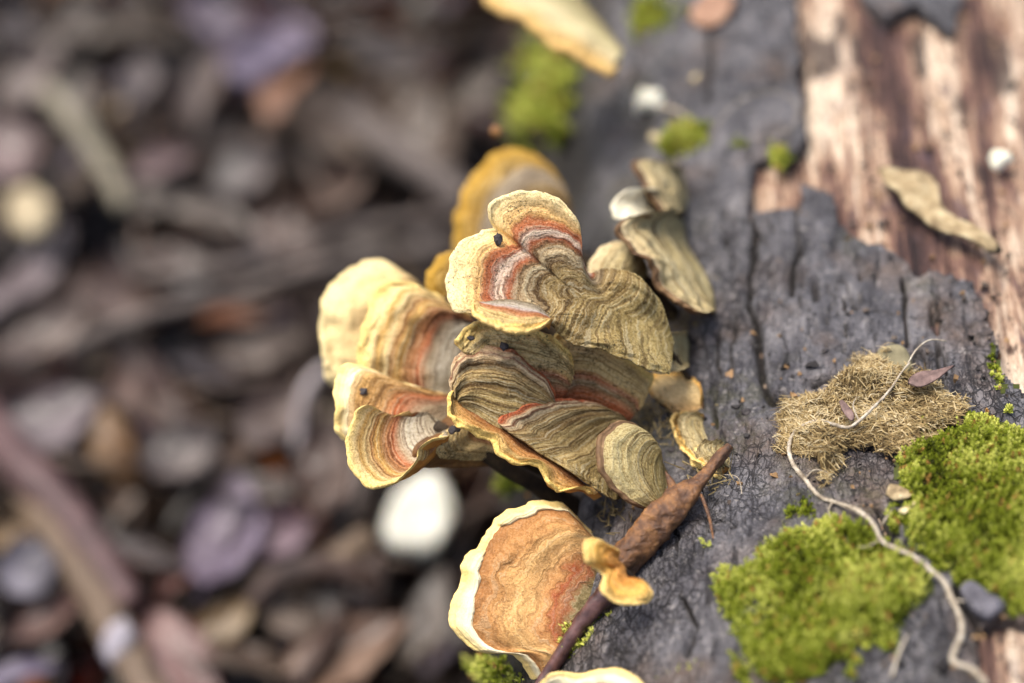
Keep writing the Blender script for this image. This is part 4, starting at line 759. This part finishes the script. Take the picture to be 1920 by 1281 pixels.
tag(mesh('bark_grit', np.vstack(V), F, grit_m, attr={'tint': T}, smooth=False), 'fine grit and crumbs scattered over the bark and bare wood', 'grit', kind='stuff')

# ---------------------------------------------------------------- leaf litter beside the log
k = NT('dead_leaf'); oi = k.n('ObjectInfo'); ob = k.tc.outputs['Object']; a = k.noise(ob, .9, 5, .6); b = k.noise(ob, 4, 3)
leaf_m = k.done(k.mix(k.rng(a, .35, .68), k.mix(1., oi.outputs['Color'], lin((150, 130, 120), 1), 'MULTIPLY'), k.mix(.12, oi.outputs['Color'], lin((255, 240, 225), 1))), k.rng(b, .3, .7, .22, .55), k.math('ADD', a, k.math('MULTIPLY', b, .6)), .2, .9, .38)
def leaf_mesh(seed, aspect=.42, tip=1.3):
    nu, nv = 15, 9; r_ = np.random.default_rng(seed); u = np.linspace(0, 1, nu)[:, None]; v = np.linspace(-1, 1, nv)[None]
    wd_ = aspect*np.sin(np.pi*u**(1/tip))**.8*(1+.07*np.sin(u*26+seed)*np.abs(v)); c1, c2, c3 = r_.uniform(-.5, .7), r_.uniform(.1, .5), r_.uniform(-.3, .3)
    q = np.stack([u-.5+0*v, wd_*v, 0*u*v], -1); z = c1*(u-.5)**2+c2*wd_*v*v*.8+c3*(u-.5)*v*wd_+.05*fbm(q+seed, 3, seed, 3)-.02*np.exp(-(v/.12)**2)
    top = q.copy(); top[..., 2] = z; bot = top.copy(); bot[..., 2] -= .012
    V = np.vstack([top.reshape(-1, 3), bot.reshape(-1, 3)]); f = grid_faces(nu, nv); n_ = nu*nv; F_ = f[:, ::-1].tolist()+(f+n_).tolist()
    rim = [(i*nv, (i+1)*nv) for i in range(nu-1)]+[((i+1)*nv+nv-1, i*nv+nv-1) for i in range(nu-1)]
    F_ += [[a_, b_, b_+n_, a_+n_] for a_, b_ in rim]
    pt = np.array([[-.5, 0, z[0, nv//2]], [-.6, .02, z[0, nv//2]+.02], [-.72, .05, z[0, nv//2]+.05]]); pv, pf = tube_geo(pt, [.014, .012, .014], 5, 0, 0, 5)
    F_ += [[i_+len(V) for i_ in q_] for q_ in pf]; V = np.vstack([V, pv])
    me = bpy.data.meshes.new('dead_leaf'); me.from_pydata(V.tolist(), [], F_); me.polygons.foreach_set('use_smooth', np.ones(len(me.polygons), bool)); me.materials.append(leaf_m); return me
LM = [leaf_mesh(i, a_, t_) for i, (a_, t_) in enumerate([(.30, 1.2), (.36, 1.0), (.42, 1.4), (.26, 1.1), (.48, 1.2), (.34, .9)])]
LEAVES = [  # photo x, y, length in photo pixels, angle, colour (lavender and blue hold painted sky sheen), label
 (20, 60, 150, 80, (200, 200, 222), 'pale bluish dead leaf at the upper corner of the leaf litter'), (130, 60, 140, 30, (156, 140, 132), 'greyish tan leaf beside the pale bluish corner leaf'), (60, 140, 150, 20, (156, 144, 144), 'grey mauve leaf below the pale bluish corner leaf'),
 (255, 60, 210, 5, (178, 156, 122), 'broad sandy leaf near the top of the leaf litter'), (400, 40, 160, -15, (136, 130, 152), 'lavender grey leaf right of the broad sandy leaf'), (256, 170, 170, 85, (186, 170, 184), 'light lavender leaf standing upright below the sandy leaf'),
 (130, 210, 150, 60, (118, 92, 78), 'dull brown leaf beside the light lavender upright leaf'), (385, 165, 170, 70, (122, 64, 52), 'red brown leaf between two lavender ones'), (495, 90, 230, 75, (142, 136, 164), 'large lavender grey leaf under the top edge of the litter'), (540, 150, 190, 60, (176, 140, 116), 'pinkish tan leaf leaning on the large lavender one'),
 (620, 240, 190, 20, (142, 108, 64), 'ochre brown leaf below the pinkish tan one'), (705, 105, 170, -30, (114, 110, 132), 'slate blue leaf in the top middle of the litter'), (780, 165, 170, -35, (128, 112, 98), 'taupe leaf beside the slate blue leaf'), (850, 45, 190, 10, (120, 104, 84), 'olive taupe leaf under the cream bracket'),
 (460, 250, 150, 30, (124, 98, 94), 'mauve brown leaf in the middle of the litter'), (310, 300, 150, 35, (120, 100, 106), 'dusky mauve leaf crossed by a dark gap'), (465, 320, 140, 10, (142, 132, 154), 'small lavender leaf in the middle of the litter'), (620, 385, 200, 45, (152, 120, 102), 'pinkish brown leaf pointing at the grey stick'),
 (290, 380, 140, -20, (130, 122, 116), 'grey leaf left of the fawn leaf'), (395, 415, 190, -15, (150, 122, 100), 'fawn leaf above the long thin twig'), (560, 445, 220, 10, (158, 138, 134), 'rosy grey leaf above the long thin twig'), (720, 450, 180, 10, (120, 108, 98), 'taupe leaf under the end of the long thin twig'),
 (30, 300, 160, -50, (140, 122, 126), 'grey mauve leaf above the pale round cap'), (160, 370, 200, -65, (150, 120, 92), 'tan brown leaf beside the pale round cap'), (60, 520, 230, 40, (148, 140, 148), 'large silvery lavender leaf below the pale round cap'), (215, 560, 220, 15, (162, 134, 126), 'wide pinkish leaf along the thin twig'),
 (335, 500, 170, -10, (134, 112, 106), 'dull rosy brown leaf above the thin twig'), (430, 590, 140, -10, (204, 140, 56), 'amber leaf in the dark hollow'), (90, 640, 200, 25, (142, 128, 124), 'grey brown leaf over the fallen branch'), (205, 670, 170, -20, (140, 120, 92), 'taupe ochre leaf above the branch'),
 (270, 735, 170, -50, (158, 80, 52), 'rust orange leaf curling over the dark gap'), (395, 715, 170, -15, (128, 128, 154), 'slate lavender leaf beside the rust orange one'), (100, 790, 210, 25, (156, 148, 162), 'pale lavender leaf behind the fallen branch'), (215, 840, 140, -60, (152, 124, 78), 'ochre leaf next to the fallen branch'),
 (345, 850, 160, 15, (172, 158, 168), 'light pinkish grey leaf in the lower litter'), (325, 790, 150, -40, (150, 88, 56), 'rust brown leaf behind the pinkish grey one'), (600, 880, 180, 80, (150, 90, 58), 'rusty leaf standing upright below the front golden bracket'), (655, 920, 190, 65, (128, 110, 128), 'mauve leaf beside the rusty upright leaf'),
 (520, 770, 180, 60, (124, 110, 112), 'mauve grey leaf behind the pale curved stem'), (450, 850, 150, 40, (120, 100, 84), 'dark tan leaf left of the pale curved stem'), (430, 1010, 200, 70, (162, 154, 178), 'bright lavender leaf in the lower middle of the litter'), (345, 1085, 140, 50, (150, 50, 44), 'crimson leaf next to the bright lavender one'),
 (290, 1050, 200, -20, (132, 110, 134), 'purple grey leaf behind the fallen branch tip'), (505, 1010, 190, 30, (134, 116, 134), 'purple taupe leaf right of the bright lavender one'), (590, 975, 90, -60, (214, 140, 62), 'small orange leaf near the white fallen cap'), (236, 1140, 120, -70, (206, 162, 84), 'small golden leaf resting on the fallen branch'),
 (60, 1075, 110, -60, (160, 164, 188), 'little icy blue leaf by the lower branch'), (100, 1165, 190, 10, (136, 68, 50), 'brick red leaf at the lower corner of the litter'), (425, 1165, 200, 40, (172, 152, 114), 'straw coloured leaf below the bright lavender one'), (560, 1130, 190, -30, (112, 88, 74), 'dark brown leaf under the arched stick'),
 (650, 1225, 260, 25, (146, 112, 82), 'big tan brown leaf at the bottom of the litter'), (30, 1262, 150, 20, (152, 148, 176), 'pale violet leaf in the bottom corner'), (470, 930, 150, 20, (126, 96, 76), 'cinnamon leaf above the bright lavender one'), (690, 1110, 170, 80, (92, 54, 44), 'deep red brown leaf in the shade of the log'),
 (800, 1160, 170, 60, (104, 90, 76), 'taupe leaf tucked under the brown velvet bracket'), (30, 1000, 110, -40, (178, 152, 98), 'golden tan leaf left of the fallen branch'), (480, 1250, 220, 10, (140, 124, 112), 'grey tan leaf at the bottom edge of the litter'), (330, 1235, 240, -50, (150, 116, 118), 'rosy leaf beside the white tipped branch'),
 (780, 260, 200, -30, (116, 104, 92), 'grey brown leaf above the grey stick'), (690, 590, 190, -40, (104, 84, 76), 'dark umber leaf in the shade behind the cream bracket'), (480, 660, 190, 20, (108, 84, 72), 'umber leaf in the dark hollow'), (880, 180, 180, 40, (122, 104, 86), 'drab brown leaf below the cream bracket'), (165, 1000, 160, 50, (100, 84, 78), 'smoky brown leaf behind the lower branch'), (760, 820, 190, 30, (110, 90, 76), 'drab leaf behind the white fallen cap'),
]
r = np.random.default_rng(11)
from mathutils import Matrix, Euler
def lay(o, px, py, length, ang, tilt, h):
    g = on_ground(px, py, h); D = DIST+float(proj(g)[2]); kk = D/LENS*36/1920
    gl = on_ground(px+math.cos(math.radians(ang)), py-math.sin(math.radians(ang)), h); dv = gl-g; yaw = math.atan2(dv[1], dv[0])
    s_ = length*kk*(.95+.3*abs(math.sin(math.radians(ang))))
    o.location = Vector(g); o.rotation_euler = Euler((tilt[0], tilt[1], yaw), 'XYZ'); o.scale = (s_, s_*random.uniform(.55, 1.05), s_*random.uniform(.7, 1.5))
for i, (x, y, ln, an, c_, lb) in enumerate(LEAVES):
    o = bpy.data.objects.new('dead_leaf', LM[i % len(LM)]); S.collection.objects.link(o); o.color = lin(np.clip(np.array(c_, float)+(np.array(c_)-np.mean(c_))*.8-8, 0, 255), r.choice([.07, .14, .24, .4]))
    lay(o, x, y, ln*1.0, an, (r.normal(.0, .3), r.normal(0, .3)), r.uniform(.4, 1.5)); tag(o, lb, 'dead leaf', 'dead leaves lying beside the log')
# the mass of crumbled leaves under them
n = 6500; gx_, gy_ = r.uniform(-24, 4, n), r.uniform(-13, 40, n); PAL = np.array([(104, 72, 52), (78, 50, 38), (132, 102, 80), (112, 96, 108), (150, 116, 78), (110, 56, 38), (58, 42, 36), (160, 148, 164), (150, 88, 46), (124, 48, 36), (84, 64, 60), (176, 142, 86)])  # the lavender entry paints a sky highlight into the litter colour
V = []; F = []; Cc = []
uu, vvv = np.meshgrid(np.linspace(-.5, .5, 5), np.linspace(-1, 1, 3), indexing='ij'); n_ = 15; f0 = grid_faces(5, 3)
for i in range(n):
    L_ = r.uniform(.4, 1.7); W_ = L_*r.uniform(.10, .30)*np.cos(uu*2.6); q = np.stack([uu*L_, W_*vvv, L_*r.uniform(-.5, .5)*uu**2+W_*r.uniform(0, .5)*vvv**2], -1).reshape(-1, 3)
    M_ = np.array(Euler((r.normal(0, .45), r.normal(0, .45), r.uniform(0, 6.3))).to_matrix()); V.append(q@M_.T+[gx_[i], gy_[i], GZ-.5+r.uniform(-.4, .8)]); Cc.append(np.repeat([lin(PAL[r.integers(len(PAL))], r.choice([.02, .05, .11, .30]))[:3]], n_, 0))
F = (f0[None]+np.arange(n)[:, None, None]*n_).reshape(-1, 4)
k = NT('crumbled_leaf'); at = k.n('Attribute', attribute_name='colour'); litter_m = k.done(at.outputs['Color'], .35, k.noise(k.tc.outputs['Object'], 3, 3), .05, .6, .3)
o = mesh('leaf_litter', np.vstack(V), F, litter_m, origin=(0, 0, GZ)); Cc = np.vstack(Cc)
o.data.attributes.new('colour', 'FLOAT_COLOR', 'POINT').data.foreach_set('color', np.c_[Cc, np.ones(len(Cc))].astype(np.float32).ravel()); tag(o, 'bed of crumbled brown leaves over the forest floor', 'leaf litter', kind='stuff')
V = []; F = []; n0 = 0
for _ in range(150):
    x_, y_ = r.uniform(-20, 1.0), r.uniform(-11, 36); a_ = r.uniform(0, 6.3); L_ = r.uniform(1.5, 6); z_ = GZ+r.uniform(.1, 1.2)
    d_ = np.array([math.cos(a_), math.sin(a_), r.normal(0, .08)]); sdv = np.array([-d_[1], d_[0], .2])
    v, f = tube_geo(np.array([[x_, y_, z_], np.array([x_, y_, z_])+d_*L_*.5+sdv*r.normal(0, .3), np.array([x_, y_, z_])+d_*L_]), [.05+r.random()*.06, .07, .03], 5, 0, 0, 7); V.append(v); F += [[i_+n0 for i_ in q_] for q_ in f]; n0 += len(v)
tag(mesh('twig_litter', np.vstack(V), F, plain_mat('litter_twig', [(.3, (58, 44, 38)), (.6, (104, 88, 78)), (.8, (150, 136, 126))], .6, .5)), 'fine broken twigs strewn through the leaf litter', 'twigs', kind='stuff')
# sticks and fallen pale caps in the litter
def gpts(L): return np.array([on_ground(a, b, c) for a, b, c in L])
purple_m = plain_mat('purple_brown_bark', [(.3, (60, 44, 44)), (.6, (98, 74, 74)), (.8, (128, 102, 98))], 1.5, .5, .05); tanst_m = plain_mat('grey_tan_bark', [(.3, (80, 66, 54)), (.6, (120, 102, 84)), (.8, (150, 134, 116))], 1.5, .6, .05); greyst_m = plain_mat('grey_stick_bark', [(.3, (66, 58, 56)), (.7, (108, 98, 92))], 1.5, .6, .05); dark_m = plain_mat('dark_stick_bark', [(.3, (44, 32, 30)), (.7, (80, 62, 54))], 1.5, .6, .05)
tube('fallen_branch', gpts([(-40, 770, 1.7), (40, 870, 1.8), (120, 950, 1.8), (190, 1050, 1.8), (250, 1140, 1.8)]), [.46, .44, .42, .36, .30], purple_m, 'purple brown fallen branch slanting through the lower litter', 'branch', rough=.15, seed=3)
tube('fallen_branch', gpts([(50, 920, 1.4), (110, 1000, 1.5), (170, 1090, 1.6), (215, 1180, 1.7), (262, 1262, 1.8), (300, 1330, 1.8)]), [.36, .38, .38, .40, .36, .3], tanst_m, 'grey tan branch lying along the purple brown one', 'branch', rough=.15, seed=5)
t_ = gpts([(228, 1205, 2.0), (250, 1250, 2.05)]); lump('pale_growth', 240, 1226, 36, 44, plain_mat('lilac_white_patch', [(.3, (140, 134, 144)), (.7, (186, 182, 190))], 2), 'whitish lump on the grey tan branch', 'fungus bud', pos=t_[0], seed=33)
tube('thin_twig', gpts([(120, 660, 1.6), (220, 610, 1.7), (340, 575, 1.8), (460, 545, 1.8), (600, 500, 1.9), (740, 475, 1.9), (890, 455, 1.9)]), [.16, .17, .18, .18, .17, .15, .13], greyst_m, 'long thin grey twig lying across the leaf litter', 'twig', rough=.2, seed=7)
tube('thin_twig', gpts([(250, 520, 1.4), (420, 505, 1.5), (560, 470, 1.6), (700, 425, 1.6), (870, 400, 1.6)]), [.14, .16, .17, .17, .15], greyst_m, 'pale straight twig above the long thin one', 'twig', rough=.2, seed=8)
tube('grey_stick', gpts([(665, 225, 1.5), (735, 275, 1.6), (800, 320, 1.6), (880, 380, 1.5)]), [.42, .46, .46, .4], greyst_m, 'stout grey stick pointing down towards the amber bracket', 'stick', rough=.15, seed=9)
tube('grey_stick', gpts([(90, 170, 1.4), (150, 240, 1.6), (200, 320, 1.6), (235, 390, 1.5)]), [.26, .3, .3, .22], plain_mat('olive_stick', [(.3, (96, 92, 78)), (.7, (150, 142, 124))], 1.5), 'olive grey stick in the upper litter', 'stick', rough=.15, seed=10)
tube('curved_stem', gpts([(618, 686, 3.0), (585, 712, 2.9), (566, 760, 2.5), (564, 810, 1.9), (556, 880, 1.0), (552, 920, .1)]), [.10, .12, .13, .14, .12], plain_mat('pale_stem', [(.3, (150, 140, 140)), (.7, (196, 188, 190))], 2), 'pale curved stem rising beside the cream bracket', 'stem', rough=.1, seed=11)
tube('arched_stick', gpts([(470, 1135, 1.4), (520, 1085, 1.7), (590, 1062, 1.9), (660, 1072, 1.8), (700, 1100, 1.5)]), [.2, .24, .25, .24, .2], dark_m, 'brown arched stick over a dark gap in the litter', 'stick', rough=.15, seed=12)
tube('arched_stick', gpts([(560, 1290, 1.2), (600, 1220, 1.4), (640, 1150, 1.4)]), [.16, .18, .12], dark_m, 'dark slim stick beside the big tan brown leaf', 'stick', rough=.15, seed=13)
tube('arched_stick', gpts([(690, 1010, 1.6), (620, 1060, 1.6), (540, 1090, 1.5)]), [.3, .34, .3], tanst_m, 'tan brown stick running from the white fallen cap', 'stick', rough=.15, seed=14)
cap_w = plain_mat('fallen_cap_white', [(.3, (172, 172, 156)), (.55, (214, 213, 200)), (.7, (226, 226, 214))], 1.5, .6, .04, sss=.15)
slab('pale_fungus', [(712, 1010), (724, 960), (752, 918), (796, 884), (820, 886), (842, 920), (858, 972), (838, 1020), (808, 1050), (770, 1046), (736, 1040)], 1.7, .35, cap_w, 'white fallen fungus cap lying below the golden cluster', 'fallen cap', .12, 17, ground=True)
slab('pale_fungus', [(8, 400), (22, 368), (54, 358), (86, 376), (104, 414), (92, 446), (62, 456), (26, 436)], 1.6, .4, plain_mat('fallen_cap_cream', [(.3, (160, 144, 114)), (.7, (198, 184, 152))], 1.5, .6, .04), 'cream round fallen cap in the leaf litter beside the tan leaf', 'fallen cap', .12, 19, ground=True)
